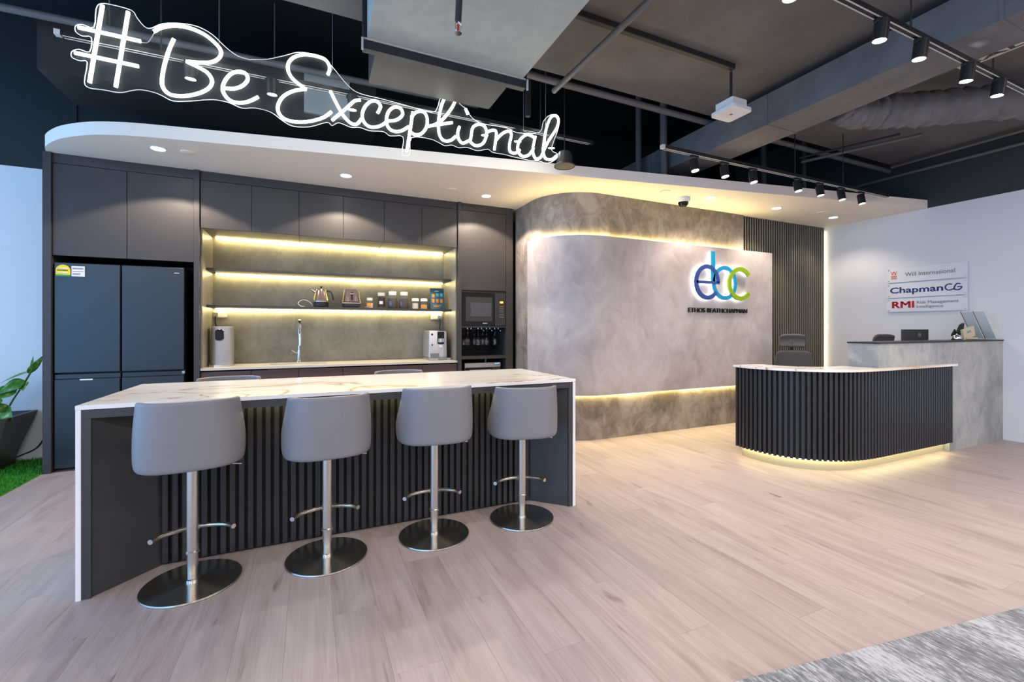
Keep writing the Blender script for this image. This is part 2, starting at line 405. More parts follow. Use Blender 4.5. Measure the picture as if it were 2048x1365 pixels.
OUTLINE = [(-1.191, 3.087), (-1.181, 3.2), (-1.157, 3.241), (-1.094, 3.249), (-1.009, 3.242), (-0.983, 3.204), (-0.947, 3.16), (-0.914, 3.158), (-0.854, 3.204), (-0.762, 3.232), (-0.668, 3.238), (-0.587, 3.207), (-0.513, 3.144), (-0.446, 3.103), (-0.377, 3.095), (-0.372, 3.096), (-0.269, 3.124), (-0.164, 3.175), (-0.078, 3.221), (0.011, 3.231), (0.101, 3.211), (0.159, 3.163), (0.206, 3.111), (0.277, 3.045), (0.349, 3.019), (0.485, 3.014), (0.666, 3.003), (0.881, 2.99), (0.93, 3.034), (0.951, 3.107), (1.008, 3.167), (1.072, 3.167), (1.123, 3.101), (1.182, 3.071), (1.227, 3.009), (1.333, 2.98), (1.537, 2.989), (1.634, 2.963), (1.852, 3.003), (1.895, 3.11), (1.973, 3.186), (2.058, 3.164), (2.044, 3.061), (1.999, 2.945), (1.982, 2.865), (2.04, 2.844), (2.026, 2.795), (1.938, 2.743), (1.852, 2.749), (1.767, 2.739), (1.683, 2.744), (1.601, 2.746), (1.505, 2.754), (1.41, 2.753), (1.364, 2.774), (1.272, 2.745), (1.182, 2.758), (1.109, 2.743), (1.051, 2.755), (0.994, 2.739), (0.937, 2.758), (0.868, 2.773), (0.725, 2.757), (0.712, 2.628), (0.679, 2.607), (0.65, 2.625), (0.659, 2.752), (0.562, 2.741), (0.511, 2.765), (0.411, 2.753), (0.337, 2.765), (0.277, 2.754), (0.194, 2.772), (0.147, 2.742), (0.113, 2.76), (-0.0, 2.706), (-0.11, 2.69), (-0.175, 2.717), (-0.248, 2.762), (-0.341, 2.771), (-0.42, 2.754), (-0.496, 2.776), (-0.587, 2.776), (-0.707, 2.741), (-0.8, 2.722), (-0.854, 2.743), (-0.899, 2.756), (-0.965, 2.758), (-1.009, 2.743), (-1.069, 2.717), (-1.15, 2.717), (-1.211, 2.714), (-1.235, 2.744), (-1.222, 2.866), (-1.255, 2.867), (-1.292, 2.879), (-1.292, 2.914), (-1.259, 2.936), (-1.211, 2.933), (-1.203, 3.021), (-1.245, 3.019), (-1.275, 3.037), (-1.275, 3.072), (-1.245, 3.089)]

# ------------------------------------------------------------------ floor
XW = 7.18
fl = struct('floor', box(nb(), -5, XW+.1, -6, 5.95, -.12, -.006), M_WOOD, 'floor under pale greyed oak planks')
fwd = Vector((math.sin(math.radians(24.4)), math.cos(math.radians(24.4)))); rgt = Vector((fwd.y, -fwd.x))
def seen(x, y):
    p = Vector((x, y)); d = p.dot(fwd)
    return d > .5 and abs(p.dot(rgt))/d < 1.3 and 891*1.26/d < 790
PW, PL = .184, 1.22
pm = {}
row = 0
x = -2.115
while x < XW:
    x1 = min(x+PW, XW)
    y = .2 - (row*0.37 % 1.0)*PL
    while y < 5.2:
        y1 = min(y+PL, 5.75)
        if any(seen(a, b) for a in (x, x1) for b in (y, (y+y1)/2, y1)) and not (y > 4.25 and x > 2.4) and y1-y > .05:
            key = (round(x1-x, 4), round(y1-y, 4))
            if key not in pm:
                bm = box(nb(), .0003, key[0]-.0003, .0003, key[1]-.0003, -.006, 0)
                me = bpy.data.meshes.new('plank'); bm.to_mesh(me); bm.free(); me.materials.append(M_WOOD); pm[key] = me
            o = bpy.data.objects.new('plank', pm[key]); COL.objects.link(o); o.location = (x, y, 0); o.parent = fl
        y = y1
    row += 1; x += PW
# carpet corner, near right
o = obj('carpet', prism(nb(), [(-.5, 1.40), (4.6, .62), (4.6, -2.0), (-.5, -2.0)], 0, .007), M_CARPET)
tag(o, 'streaked grey carpet meeting the wood floor at bottom right', 'carpet')
# artificial turf, far left
gp = thing('turf_mat', 'bright green artificial turf in front of the planter', 'turf', (-2.9, 4.9, 0))
B('backing', M_TURF, gp, -1.6, .785, -1.6, .885, -.006, .004)
vs, fs = [], []
for i in range(26000):
    px, py = random.uniform(-.9, .785), random.uniform(-1.0, .88)
    a = random.uniform(0, 2*PI); h = random.uniform(.018, .038); w = .0035
    lx, ly = random.gauss(0, .012), random.gauss(0, .012)
    n = len(vs)
    vs += [(px-w*math.cos(a), py-w*math.sin(a), 0), (px+w*math.cos(a), py+w*math.sin(a), 0), (min(px+lx, .79), py+ly, h)]
    fs.append((n, n+1, n+2))
me = bpy.data.meshes.new('grass_blades'); me.from_pydata(vs, [], fs); me.materials.append(M_TURF)
o = bpy.data.objects.new('grass_blades', me); COL.objects.link(o); o.parent = gp; o['kind'] = 'stuff'

# ------------------------------------------------------------------ walls, ceiling, soffit
struct('wall_right', box(nb(), XW, XW+.1, -6, 5.95, -.05, 2.8), M_WHITE, 'white right hand wall carrying the sign plates')
struct('wall_front', box(nb(), -5, XW+.1, -6.1, -6, -.05, 3.62), M_WHITE, 'white wall far behind the camera')
struct('wall_right_upper', box(nb(), XW, XW+.1, -6, 5.95, 2.8, 4.4), M_BLACKR, 'black painted strip above the white right wall')
struct('wall_left', box(nb(), -5, -2.1, 5.79, 5.89, -.05, 2.8), M_WHITE, 'white wall left of the fridge housing')
struct('wall_left_upper', box(nb(), -5, -2.1, 5.79, 5.89, 2.8, 4.4), M_BLACK, 'black wall above the white wall at far left')
struct('wall_back', box(nb(), -2.1, XW, 5.80, 5.90, -.05, 4.4), M_BLACK, 'black wall behind the soffit and kitchen')
struct('ceiling', box(nb(), -5, XW+.1, -6, 3.33, 3.45, 3.62), M_SLAB, 'dark sprayed concrete ceiling slab')
struct('ceiling_recess', box(nb(), -5, XW+.1, 3.33, 5.95, 4.3, 4.42), M_BLACK, 'black recess of the ceiling beyond the slab edge')
struct('trim_3', box(nb(), -5, XW+.1, 3.25, 3.33, 3.62, 4.3), M_BLACK, 'black upstand above the slab edge')
sp = [(7.18, 2.988), (3.0, 3.724), (-.6, 4.357), (-1.2, 4.466), (-1.42, 4.528), (-1.61, 4.615), (-1.798, 4.755), (-1.935, 4.905), (-2.05, 5.085), (-2.105, 5.27), (-2.105, 5.80)]
poly = [sp[0], sp[1]] + [tuple(p[:2]) for p in catmull([(a, b, 0) for a, b in sp[2:10]], 5)] + [sp[10], (7.18, 5.80)]
sof = struct('trim_1', prism(nb(), poly, 2.80, 2.905), M_SOFFIT, 'white dropped soffit with slanting front edge and rounded left end')
# feature wall: curved micro-cement band, proud panel with light slots above and below
def rpath(off):
    p = [(2.43-off, 5.25), (2.43-off, 4.80)]
    for i in range(1, 15):
        a = PI + PI/2*i/14; p.append((3.03+(.60+off)*math.cos(a), 4.80+(.60+off)*math.sin(a)))
    return p
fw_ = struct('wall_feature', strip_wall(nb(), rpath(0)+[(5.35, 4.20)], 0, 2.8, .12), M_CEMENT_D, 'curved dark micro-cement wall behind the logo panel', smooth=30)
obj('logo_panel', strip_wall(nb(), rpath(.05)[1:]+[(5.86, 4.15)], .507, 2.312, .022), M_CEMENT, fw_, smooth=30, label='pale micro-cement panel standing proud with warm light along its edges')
rp = rpath(.018)
obj('led_strip', strip_wall(nb(), rp[1:]+[(5.33, 4.182)], 2.29, 2.306, .012), M_LED, fw_)
obj('led_strip', strip_wall(nb(), rp[1:]+[(5.33, 4.182)], .513, .529, .012), M_LED, fw_)
B('packer', M_CABIN, fw_, 5.345, 5.85, 4.172, 4.176, .55, 2.25)
# slatted wall
sw = struct('wall_slatted', box(nb(), 5.35, 7.18, 4.245, 4.32, 0, 2.8), M_SLATBACK, 'dark slatted wall beside the logo panel')
ns = 37
bm = box(nb(), -.0085, .0085, -.004, .010, 0, 2.8, .002); me = bpy.data.meshes.new('slat'); bm.to_mesh(me); bm.free(); me.materials.append(M_WALLSLAT)
for i in range(ns):
    o = bpy.data.objects.new('slat', me); COL.objects.link(o); o.parent = sw; o.location = (5.375+i*(7.135-5.375)/(ns-1), 4.228, 0)
B('led_strip', M_LEDW, sw, 7.150, 7.158, 4.238, 4.244, .05, 2.75)

# ------------------------------------------------------------------ kitchen joinery
def lb(parent, name, m, x0, x1, y0, y1, z0, z1, bev=0, label=None):
    """box given in world metres, made a part of a thing that is not rotated"""
    p = parent.location if parent.parent is None else parent.parent.location
    return B(name, m, parent, x0-p.x, x1-p.x, y0-p.y, y1-p.y, z0-p.z, z1-p.z, bev, label)
YK = 5.20
fh = thing('fridge_housing', 'tall charcoal housing with two doors above the fridge', 'cabinet', (-1.535, 5.5, 0))
lb(fh, 'side_panel', M_CAB, -2.105, -2.05, YK-.02, 5.79, 0, 2.80)
lb(fh, 'side_panel', M_CAB, -1.02, -.975, YK-.02, 5.79, 0, 2.80)
lb(fh, 'filler', M_CAB, -2.05, -1.02, YK+.005, YK+.03, 2.715, 2.80)
lb(fh, 'carcass', M_CABIN, -2.05, -1.02, YK+.025, 5.79, 1.915, 2.715)
lb(fh, 'back_panel', M_CABIN, -2.05, -1.02, 5.76, 5.79, 0, 1.915)
lb(fh, 'door', M_CAB, -2.046, -1.537, YK, YK+.022, 1.905, 2.71, .0015)
lb(fh, 'door', M_CAB, -1.532, -1.024, YK, YK+.022, 1.905, 2.71, .0015)
# fridge
fr = thing('refrigerator', 'blue-black four door refrigerator with energy sticker', 'refrigerator', (-1.57, 5.5, 0))
lb(fr, 'body', M_RUBBER, -2.035, -1.10, YK+.06, 5.74, .03, 1.84)
for nm, a, b, z0, z1 in (('upper_door', -2.038, -1.583, .868, 1.845), ('upper_door', -1.571, -1.10, .868, 1.845), ('lower_door', -2.038, -1.583, .03, .815), ('lower_door', -1.571, -1.10, .03, .815)):
    d = lb(fr, nm, M_FRIDGE, a, b, YK+.0, YK+.055, z0, z1, .006)
    if nm == 'lower_door': lb(d, 'handle_recess', M_FRIDGE, a, b, YK+.012, YK+.055, .815, .858, .003)
lb(fr, 'foot_grille', M_RUBBER, -2.03, -1.10, YK+.09, 5.6, 0, .03)
lb(fr, 'hinge_cap', M_SILVER, -1.12, -1.098, YK+.01, YK+.04, .83, .856)
for xx in (-1.82,): lb(fr, 'badge', M_WHITEP, -1.864, -1.776, YK-.003, YK, .80, .812)
st = [(-2.025+.0, 1.725), (-1.927, 1.725), (-1.927, 1.775)] + [(-1.976+.049*math.cos(a), 1.775+.049*math.sin(a)) for a in [PI*i/10 for i in range(1, 10)]] + [(-2.025, 1.775)]
MF = T((1.57, YK-5.5-.0025, 0)) @ R(PI/2, 'X')
es = obj('energy_sticker', prism(nb(), st, 0, .0015, MF), M_YELLOW, fr, label='yellow arched energy sticker with green base')
obj('sticker_base', prism(nb(), [(-2.025, 1.722), (-1.927, 1.722), (-1.927, 1.737), (-2.025, 1.737)], .0005, .003, MF), M_GREEN, es)
for k_, (a, z) in enumerate(((-2.005, 1.79), (-2.015, 1.772), (-2.015, 1.752))):
    obj('print_line', prism(nb(), [(a, z), (-1.945+.0, z), (-1.945, z+.007), (a, z+.007)], .0005, .003, MF), M_PRINT if k_ == 1 else M_WHITEP, es)
ns_ = obj('notice_sticker', prism(nb(), [(-1.92, 1.725), (-1.83, 1.725), (-1.83, 1.815), (-1.92, 1.815)], 0, .0015, MF), M_WHITEP, fr)
for k_, z in enumerate((1.79, 1.797, 1.768, 1.75, 1.74)):
    obj('print_line', prism(nb(), [(-1.912, z), (-1.84 if k_ < 3 else -1.86, z), (-1.84 if k_ < 3 else -1.86, z+.004), (-1.912, z+.004)], .0005, .003, MF), M_GREYPRINT, ns_)
obj('badge', prism(nb(), [(-1.178, 1.787), (-1.138, 1.787), (-1.138, 1.795), (-1.178, 1.795)], 0, .002, MF), M_SILVER, fr)
# wall cabinets over the niche
seam = [-.972, -.539, -.105, .334, .769, 1.199, 1.632]
for i, lab in enumerate(('charcoal wall cabinet over the lit niche, nearest the fridge', 'charcoal wall cabinet over the middle of the lit niche', 'charcoal wall cabinet over the coffee machine end of the niche')):
    a, b, c_ = seam[2*i], seam[2*i+1], seam[2*i+2]
    w = thing('wall_cabinet', lab, 'cabinet', ((a+c_)/2, 5.5, 2.245), 0, 'wall cabinets over the niche')
    lb(w, 'carcass', M_CABIN, a+.002, c_-.002, YK+.025, 5.79, 2.262, 2.80)
    lb(w, 'underside', M_BACKSPLASH, a+.002, c_-.002, YK+.025, 5.79, 2.248, 2.261)
    lb(w, 'filler', M_CAB, a, c_, YK+.005, YK+.024, 2.715, 2.80)
    lb(w, 'door', M_CAB, a+.002, b-.002, YK, YK+.022, 2.245, 2.71, .0015)
    lb(w, 'door', M_CAB, b+.002, c_-.002, YK, YK+.022, 2.245, 2.71, .0015)
# niche lining and shelves
nl = thing('niche_lining', 'lit stone lining at the back and sides of the kitchen niche', 'backsplash', (.33, 5.77, .872))
lb(nl, 'back_panel', M_BACKSPLASH, -.972, 1.632, 5.76, 5.79, .873, 2.247)
lb(nl, 'side_panel', M_BACKSPLASH, -.974, -.960, YK+.03, 5.76, .873, 2.247)
lb(nl, 'side_panel', M_BACKSPLASH, 1.618, 1.632, YK+.03, 5.76, .873, 2.247)
lb(nl, 'led_strip', M_LEDN, -.93, 1.59, 5.715, 5.727, 2.238, 2.2465)
for z, lab in ((1.857, 'upper dark niche shelf, empty, lit from beneath'), (1.480, 'lower dark niche shelf holding kettle, toaster and jars')):
    s = thing('shelf', lab, 'shelf', (.33, 5.59, z), 0, 'niche shelves')
    lb(s, 'board', M_CAB, -.958, 1.616, 5.40, 5.758, z, z+.024)
    lb(s, 'led_strip', M_LEDN, -.93, 1.59, 5.722, 5.732, z-.009, z-.0005)
# base cabinets and worktop
lows = [-.972, -.545, -.108, .331, .771, 1.207, 1.632]
for i, lab in enumerate(('red-brown base cabinet under the water dispenser', 'red-brown base cabinet under the sink', 'red-brown base cabinet under the coffee machine')):
    a, b, c_ = lows[2*i], lows[2*i+1], lows[2*i+2]
    w = thing('base_cabinet', lab, 'cabinet', ((a+c_)/2, 5.5, 0), 0, 'red-brown base cabinets')
    lb(w, 'carcass', M_CABIN, a+.002, c_-.002, YK+.04, 5.79, .08, .62); lb(w, 'plinth', M_RUBBER, a+.002, c_-.002, YK+.07, YK+.09, 0, .08)
    lb(w, 'door', M_BROWN, a+.002, b-.002, YK+.015, YK+.035, .085, .835, .001); lb(w, 'door', M_BROWN, b+.002, c_-.002, YK+.015, YK+.035, .085, .835, .001)
bm = nb(); SX0, SX1, SY0, SY1 = -.40, .17, 5.42, 5.60
for q in ((-.972, SX0, YK, 5.758), (SX1, 1.632, YK, 5.758), (SX0, SX1, YK, SY0), (SX0, SX1, SY1, 5.758)):
    box(bm, q[0], q[1], q[2], q[3], .850, .872)
tag(obj('worktop', bm, M_STONE), 'cream stone worktop along the kitchen niche', 'worktop')
sk = thing('sink', 'undermount steel sink set in the cream worktop', 'sink', (-.115, 5.51, .65))
bm = nb(); e = .004
box(bm, SX0-.002-e+.115, SX1+.002+e+.115, SY0-5.51-.006, SY1-5.51+.006, 0, .004)
for q in ((SX0-.006, SX0-.002, SY0-.006, SY1+.006), (SX1+.002, SX1+.006, SY0-.006, SY1+.006), (SX0, SX1, SY0-.006, SY0-.002), (SX0, SX1, SY1+.002, SY1+.006)):
    box(bm, q[0]+.115, q[1]+.115, q[2]-5.51, q[3]-5.51, 0, .199)
obj('bowl', bm, M_STEEL, sk); obj('drain', lathe(nb(), [(.03, .004), (.03, .008), (.0, .009)], 16), M_CHROME, sk)
# tall cabinet with microwave
tc = thing('tall_cabinet', 'tall charcoal cabinet holding the microwave and wine glasses', 'cabinet', (2.0, 5.5, 0))
lb(tc, 'side_panel', M_CAB, 1.634, 1.678, YK-.02, 5.79, 0, 2.80)
lb(tc, 'side_panel', M_CAB, 2.275, 2.372, YK-.0, 5.79, 0, 2.80)
lb(tc, 'filler', M_CAB, 1.678, 2.275, YK+.005, YK+.03, 2.715, 2.80)
lb(tc, 'carcass', M_CABIN, 1.68, 2.273, YK+.03, 5.79, 1.745, 2.71)
lb(tc, 'door', M_CAB, 1.682, 2.271, YK, YK+.022, 1.735, 2.71, .0015)
lb(tc, 'shelf', M_CAB, 1.678, 2.275, YK+.005, 5.76, 1.272, 1.293)
lb(tc, 'shelf', M_CAB, 1.678, 2.275, YK+.005, 5.76, .885, .922)
lb(tc, 'shelf', M_CAB, 1.678, 2.275, YK+.005, 5.76, .56, .585)
lb(tc, 'back_panel', M_CABIN, 1.678, 2.275, 5.762, 5.79, 0, 1.745)
lb(tc, 'plinth_door', M_CAB, 1.682, 2.271, YK, YK+.022, .06, .56, .0015)
lb(tc, 'mullion', M_CAB, 2.0, 2.02, YK+.03, YK+.05, .84, .886)
mw = thing('microwave', 'black built-in microwave with orange clock', 'microwave', (1.98, 5.45, 1.292))
lb(mw, 'body', M_DGREY, 1.684, 2.269, YK+.031, 5.70, 1.295, 1.732)
lb(mw, 'fascia', M_RUBBER, 1.684, 2.269, YK+.006, YK+.03, 1.296, 1.73, .002)
dr = lb(mw, 'door', M_GLOSSBLK, 1.690, 2.118, YK-.006, YK+.006, 1.30, 1.708, .003)
lb(dr, 'window_frame', M_DGREY, 1.735, 2.085, YK-.009, YK-.006, 1.352, 1.652)
lb(dr, 'window', mat('microwave_window', (.07, .067, .075), .15), 1.795, 2.070, YK-.012, YK-.009, 1.412, 1.585)
lb(dr, 'logo_plate', M_SILVER, 1.955, 2.018, YK-.009, YK-.006, 1.324, 1.334)
cp = lb(mw, 'control_panel', M_DGREY, 2.122, 2.266, YK-.004, YK+.006, 1.30, 1.708, .002)
lb(cp, 'clock_display', M_DISP, 2.190, 2.232, YK-.006, YK-.004, 1.582, 1.606)
for i in range(6):
    for j in range(3):
        lb(cp, 'button', M_SILVER, 2.182+j*.021, 2.195+j*.021, YK-.006, YK-.004, 1.535-i*.026, 1.542-i*.026)
ov = thing('appliance', 'dark grey countertop appliance low in the tall cabinet', 'appliance', (1.99, 5.45, .584))
lb(ov, 'body', M_DGREY, 1.745, 2.235, YK+.08, 5.62, .60, .832, .008)
lb(ov, 'top_trim', M_SILVER, 1.75, 2.23, YK+.072, YK+.08, .775, .83)
lb(ov, 'door', M_GLOSSBLK, 1.765, 2.12, YK+.066, YK+.08, .62, .765, .004)
lb(ov, 'handle', M_STEEL, 1.80, 2.08, YK+.04, YK+.052, .735, .747)
lb(ov, 'display', mat('blue_display', (.05, .2, .4), .3, emis=(.2, .55, 1), estr=1.2), 2.15, 2.215, YK+.068, YK+.072, .812, .824)
for xx in (1.76, 2.2): lb(ov, 'foot', M_RUBBER, xx, xx+.02, YK+.1, 5.6, .587, .60)
gr = thing('glass_rack', 'chrome stemware rails under the microwave shelf', 'rack', (1.98, 5.45, 1.272))
for gx in (1.817, 1.957, 2.070, 2.185):
    for q in (-.024, .024):
        xx = gx+q-1.98; sg = -1 if q < 0 else 1
        obj('rail', tube(nb(), [(xx+sg*.012, -.185, -.0245), (xx+sg*.014, -.20, -.034), (xx+sg*.006, -.212, -.040), (xx, -.205, -.030), (xx, -.19, -.020), (xx, .2, -.020)], .0035, 6), M_CHROME, gr)
        obj('rail_hanger', tube(nb(), [(xx, -.15, -.0165), (xx, -.15, -.0005)], .003, 6), M_CHROME, gr)
wg_prof = [(.033, 0), (.033, .002), (.006, .006), (.0035, .015), (.0035, .085), (.012, .096), (.030, .115), (.038, .145), (.036, .175), (.030, .205), (.0285, .205), (.0345, .175), (.0365, .145), (.028, .116), (.010, .099), (0, .097)]
first = None
for i, (gx, gy, lab) in enumerate(((1.817, 5.36, 'wine glass hanging leftmost in the front of the rack'), (1.957, 5.36, 'wine glass hanging second from left in front of the rack'), (2.070, 5.36, 'wine glass hanging third from left in front of the rack'), (2.185, 5.36, 'wine glass hanging rightmost in the front of the rack'), (1.817, 5.50, 'hanging wine glass in the back row, left'), (1.957, 5.50, 'hanging wine glass in the back row, middle'), (2.070, 5.50, 'hanging wine glass in the back row, right'))):
    if first is None:
        first = thing('wine_glass', lab, 'glass', (gx, gy, 1.0), 0, 'hanging wine glasses')
        obj('bowl', lathe(nb(), [(r, .258-z) for r, z in wg_prof[4:]], 24, cap=False), M_GLASS, first, smooth=40)
        obj('stem', lathe(nb(), [(r, .258-z) for r, z in wg_prof[2:5]], 12), M_GLASS, first, smooth=40)
        obj('foot', lathe(nb(), [(r, .258-z) for r, z in wg_prof[:3]], 24), M_GLASS, first, smooth=40)
    else: dup(first, (gx, gy, 1.0), 0, lab)

# ------------------------------------------------------------------ things in the niche
zs, ysf = 1.504, 5.50
ke = thing('kettle', 'bronze kettle with black curved handle on the lower shelf', 'kettle', (.115, ysf, zs))
obj('body', lathe(nb(), [(.080, .062), (.079, .075), (.068, .13), (.056, .185), (.045, .205), (0, .210)], 28), M_BRONZE, ke, smooth=30)
obj('rib', lathe(nb(), [(.0825, .058), (.0825, .068)], 28), M_SILVER, ke, smooth=30)
obj('base', lathe(nb(), [(.072, .0), (.080, .012), (.082, .058), (.06, .06)], 28), M_RUBBER, ke, smooth=30)
for a in (-2.55, -.75):
    obj('side_band', tube(nb(), [(.083*math.cos(a), .083*math.sin(a), .07), (.071*math.cos(a), .071*math.sin(a), .13), (.058*math.cos(a), .058*math.sin(a), .185)], [.016, .012, .007], 8), M_OLIVE, ke, smooth=60)
obj('lid_knob', lathe(nb(), [(.006, .208), (.006, .22), (.014, .228), (.012, .238), (0, .24)], 16), M_RUBBER, ke, smooth=30)
obj('handle', tube(nb(), catmull([(.05, 0, .182), (.085, 0, .188), (.112, 0, .165), (.122, 0, .125), (.132, 0, .085)], 4), [.008]*17, 8), M_RUBBER, ke, smooth=60)
obj('spout', tube(nb(), [(-.05, 0, .16), (-.085, 0, .185), (-.10, 0, .198)], [.016, .010, .008], 10), M_BRONZE, ke, smooth=60)
o = obj('cord', tube(nb(), catmull([(.026, ysf+.02, zs+.014), (.005, ysf+.01, zs+.05), (-.05, ysf-.01, zs+.078), (-.10, ysf-.02, zs+.065), (-.12, ysf-.03, zs+.035), (-.09, ysf-.04, zs+.006), (-.055, ysf-.05, zs+.004)], 5), .004, 6), M_CREAMP, smooth=60)
tag(o, 'pale looped cord left of the bronze kettle', 'cord')
to = thing('toaster', 'bronze tapered toaster with dark lever slot on the lower shelf', 'toaster', (.437, ysf, zs))
def taper(z0, z1, w0, d0, w1, d1, bev=.02):
    bm = nb(); lo = [bm.verts.new((sx*w0, sy*d0, z0)) for sx, sy in ((-1,-1),(1,-1),(1,1),(-1,1))]; hi = [bm.verts.new((sx*w1, sy*d1, z1)) for sx, sy in ((-1,-1),(1,-1),(1,1),(-1,1))]
    bm.faces.new(lo[::-1]); bm.faces.new(hi)
    for i in range(4): bm.faces.new((lo[i], lo[(i+1)%4], hi[(i+1)%4], hi[i]))
    bmesh.ops.bevel(bm, geom=bm.edges[:], offset=bev, segments=3, affect='EDGES'); return bm
obj('body', taper(.05, .21, .098, .085, .074, .066), M_BRONZE, to, smooth=40)
obj('base', taper(.004, .052, .088, .08, .1, .087, .012), M_DGREY, to, smooth=40)
obj('rib', taper(.046, .056, .1005, .0875, .1, .087, .003), M_SILVER, to, smooth=40)
for sx in (-1, 1): obj('side_band', tube(nb(), [(sx*.096, -.07, .06), (sx*.075, -.056, .2)], [.010, .006], 8), M_OLIVE, to, smooth=60)
obj('lever_slot', box(nb(), -.008, .014, -.092, -.07, .085, .175), M_RUBBER, to)
obj('lever', box(nb(), -.014, .02, -.100, -.085, .15, .16, .002), M_SILVER, to)
for i in range(3): obj('button', lathe(nb(), [(.006, 0), (.006, .014)], 10, M=T((-.04, -.078, .11-.018*i)) @ R(PI/2, 'X')), M_SILVER, to)
for i in range(4): obj('button', lathe(nb(), [(.005, 0), (.005, .014)], 10, M=T((.042, -.080, .125-.017*i)) @ R(PI/2, 'X')), M_SILVER, to)
for sy in (-.025, .025): obj('bread_slot', box(nb(), -.06, .06, sy-.010, sy+.010, .2085, .212), M_RUBBER, to)
o = obj('spoon', tube(nb(), [(.58, 5.45, zs+.006), (.62, 5.46, zs+.014), (.65, 5.465, zs+.022)], [.007, .004, .005], 6), M_STEEL, smooth=60); tag(o, 'small dark spoon lying between the toaster and the jars', 'spoon')
def jar(name, label, x, prof, fill, lidp, fm, lm, group=None, lab=None, labm=None):
    t = thing(name, label, 'jar', (x, ysf, zs), 0, group)
    obj('glass', lathe(nb(), prof, 24), M_JAR, t, smooth=35)
    obj('contents', lathe(nb(), fill, 24), fm, t, smooth=35)
    obj('lid', lathe(nb(), lidp, 24), lm, t, smooth=35)
    if lab:
        r, z0, z1, a0, a1 = lab; bm = nb()
        strip_wall(bm, [(r*math.cos(a0+(a1-a0)*i/6), r*math.sin(a0+(a1-a0)*i/6)) for i in range(7)], z0, z1, -.001); obj('paper_label', bm, labm, t)
    return t
M_JAR = mat('jar_glass', (.95, .97, .9), .06, alpha=.04)
A0, A1 = -2.6, -1.3
jar('spice_jar', 'small glass jar with pale lid beside the toaster', .645, [(.038, 0), (.042, .01), (.042, .07), (.03, .09)], [(.036, .004), (.036, .06), (.0, .061)], [(.033, .09), (.034, .122), (0, .123)], M_SUGAR, M_LID, lab=(.0425, .02, .06, A0, A1), labm=M_ORANGE)
jar('canister', 'dark brown cylindrical coffee canister on the lower shelf', .779, [(.041, 0), (.041, .145), (.039, .147)], [(.0425, .018), (.0425, .135), (.0, .136)], [(.041, .148), (.042, .186), (0, .187)], M_COFFEE, M_CREAMP, lab=(.043, .05, .085, A0+.3, A1), labm=M_LID)
cj = [(.052, 0), (.061, .012), (.062, .08), (.056, .12), (.04, .158)]
jl = [(.045, .16), (.046, .20), (.04, .206), (0, .207)]
cf = [(.054, .005), (.0575, .015), (.058, .08), (.05, .122), (0, .124)]
jar('coffee_jar', 'left of the two big coffee bean jars with white lids', .911, cj, cf, jl, M_COFFEE, M_LID, 'coffee bean jars', lab=(.0625, .035, .085, -2.4, -1.95), labm=M_LABELB)
jar('coffee_jar', 'right of the two big coffee bean jars with white lids', 1.047, cj, cf, jl, M_COFFEE, M_LID, 'coffee bean jars', lab=(.0625, .035, .085, -2.6, -2.15), labm=M_LABELB)
bp = [(.038, 0), (.041, .006), (.041, .095)]; bl = [(.043, .096), (.043, .125), (.04, .13), (0, .131)]
jar('sugar_jar', 'short square-shouldered sugar jar left of its twin', 1.184, bp, [(.036, .004), (.036, .07), (0, .071)], bl, M_SUGAR, M_LID, 'short sugar jars')
jar('sugar_jar', 'short jar with orange label next to the blue menu card', 1.292, bp, [(.036, .004), (.036, .05), (0, .051)], bl, M_SUGAR, M_LID, 'short sugar jars', lab=(.0415, .012, .055, A0, A1), labm=M_ORANGE)
mc = thing('menu_card', 'blue standing menu card printed with drinks', 'sign', (1.46, 5.47, zs), math.radians(8))
MM = R(math.radians(-9), 'X')
obj('board', move(prism(nb(), [(-.095, 0), (.092, 0), (.096, .268), (-.088, .268)], -.003, .003), MM @ R(PI/2, 'X')), M_CARD, mc)
PF = MM @ T((0, -.0035, 0))
for cx_, cz_, m_ in ((-.052, .150, M_ORANGE), (.004, .165, M_TEAL), (.058, .165, M_TEAL)):
    obj('cup_print', move(prism(nb(), [(cx_-.016, cz_), (cx_+.016, cz_), (cx_+.019, cz_+.04), (cx_-.019, cz_+.04)], -.001, .001), PF @ R(PI/2, 'X')), m_, mc)
for cx_ in (-.056, .0, .054):
    obj('cup_print', move(prism(nb(), [(cx_-.012, .085), (cx_+.012, .085), (cx_+.019, .13), (cx_-.019, .13)], -.001, .001), PF @ R(PI/2, 'X')), M_ORANGE, mc)
for z0, a, b in ((.228, -.03, .025), (.048, -.06, .05), (.03, -.05, .03)):
    obj('print_line', move(prism(nb(), [(a, z0), (b, z0), (b, z0+.008), (a, z0+.008)], -.001, .001), PF @ R(PI/2, 'X')), M_WHITEP if z0 > .2 else M_ORANGE, mc)
obj('easel', move(box(nb(), -.03, .03, 0, .07, 0, .004), T((0, 0, 0))), M_CARD, mc)
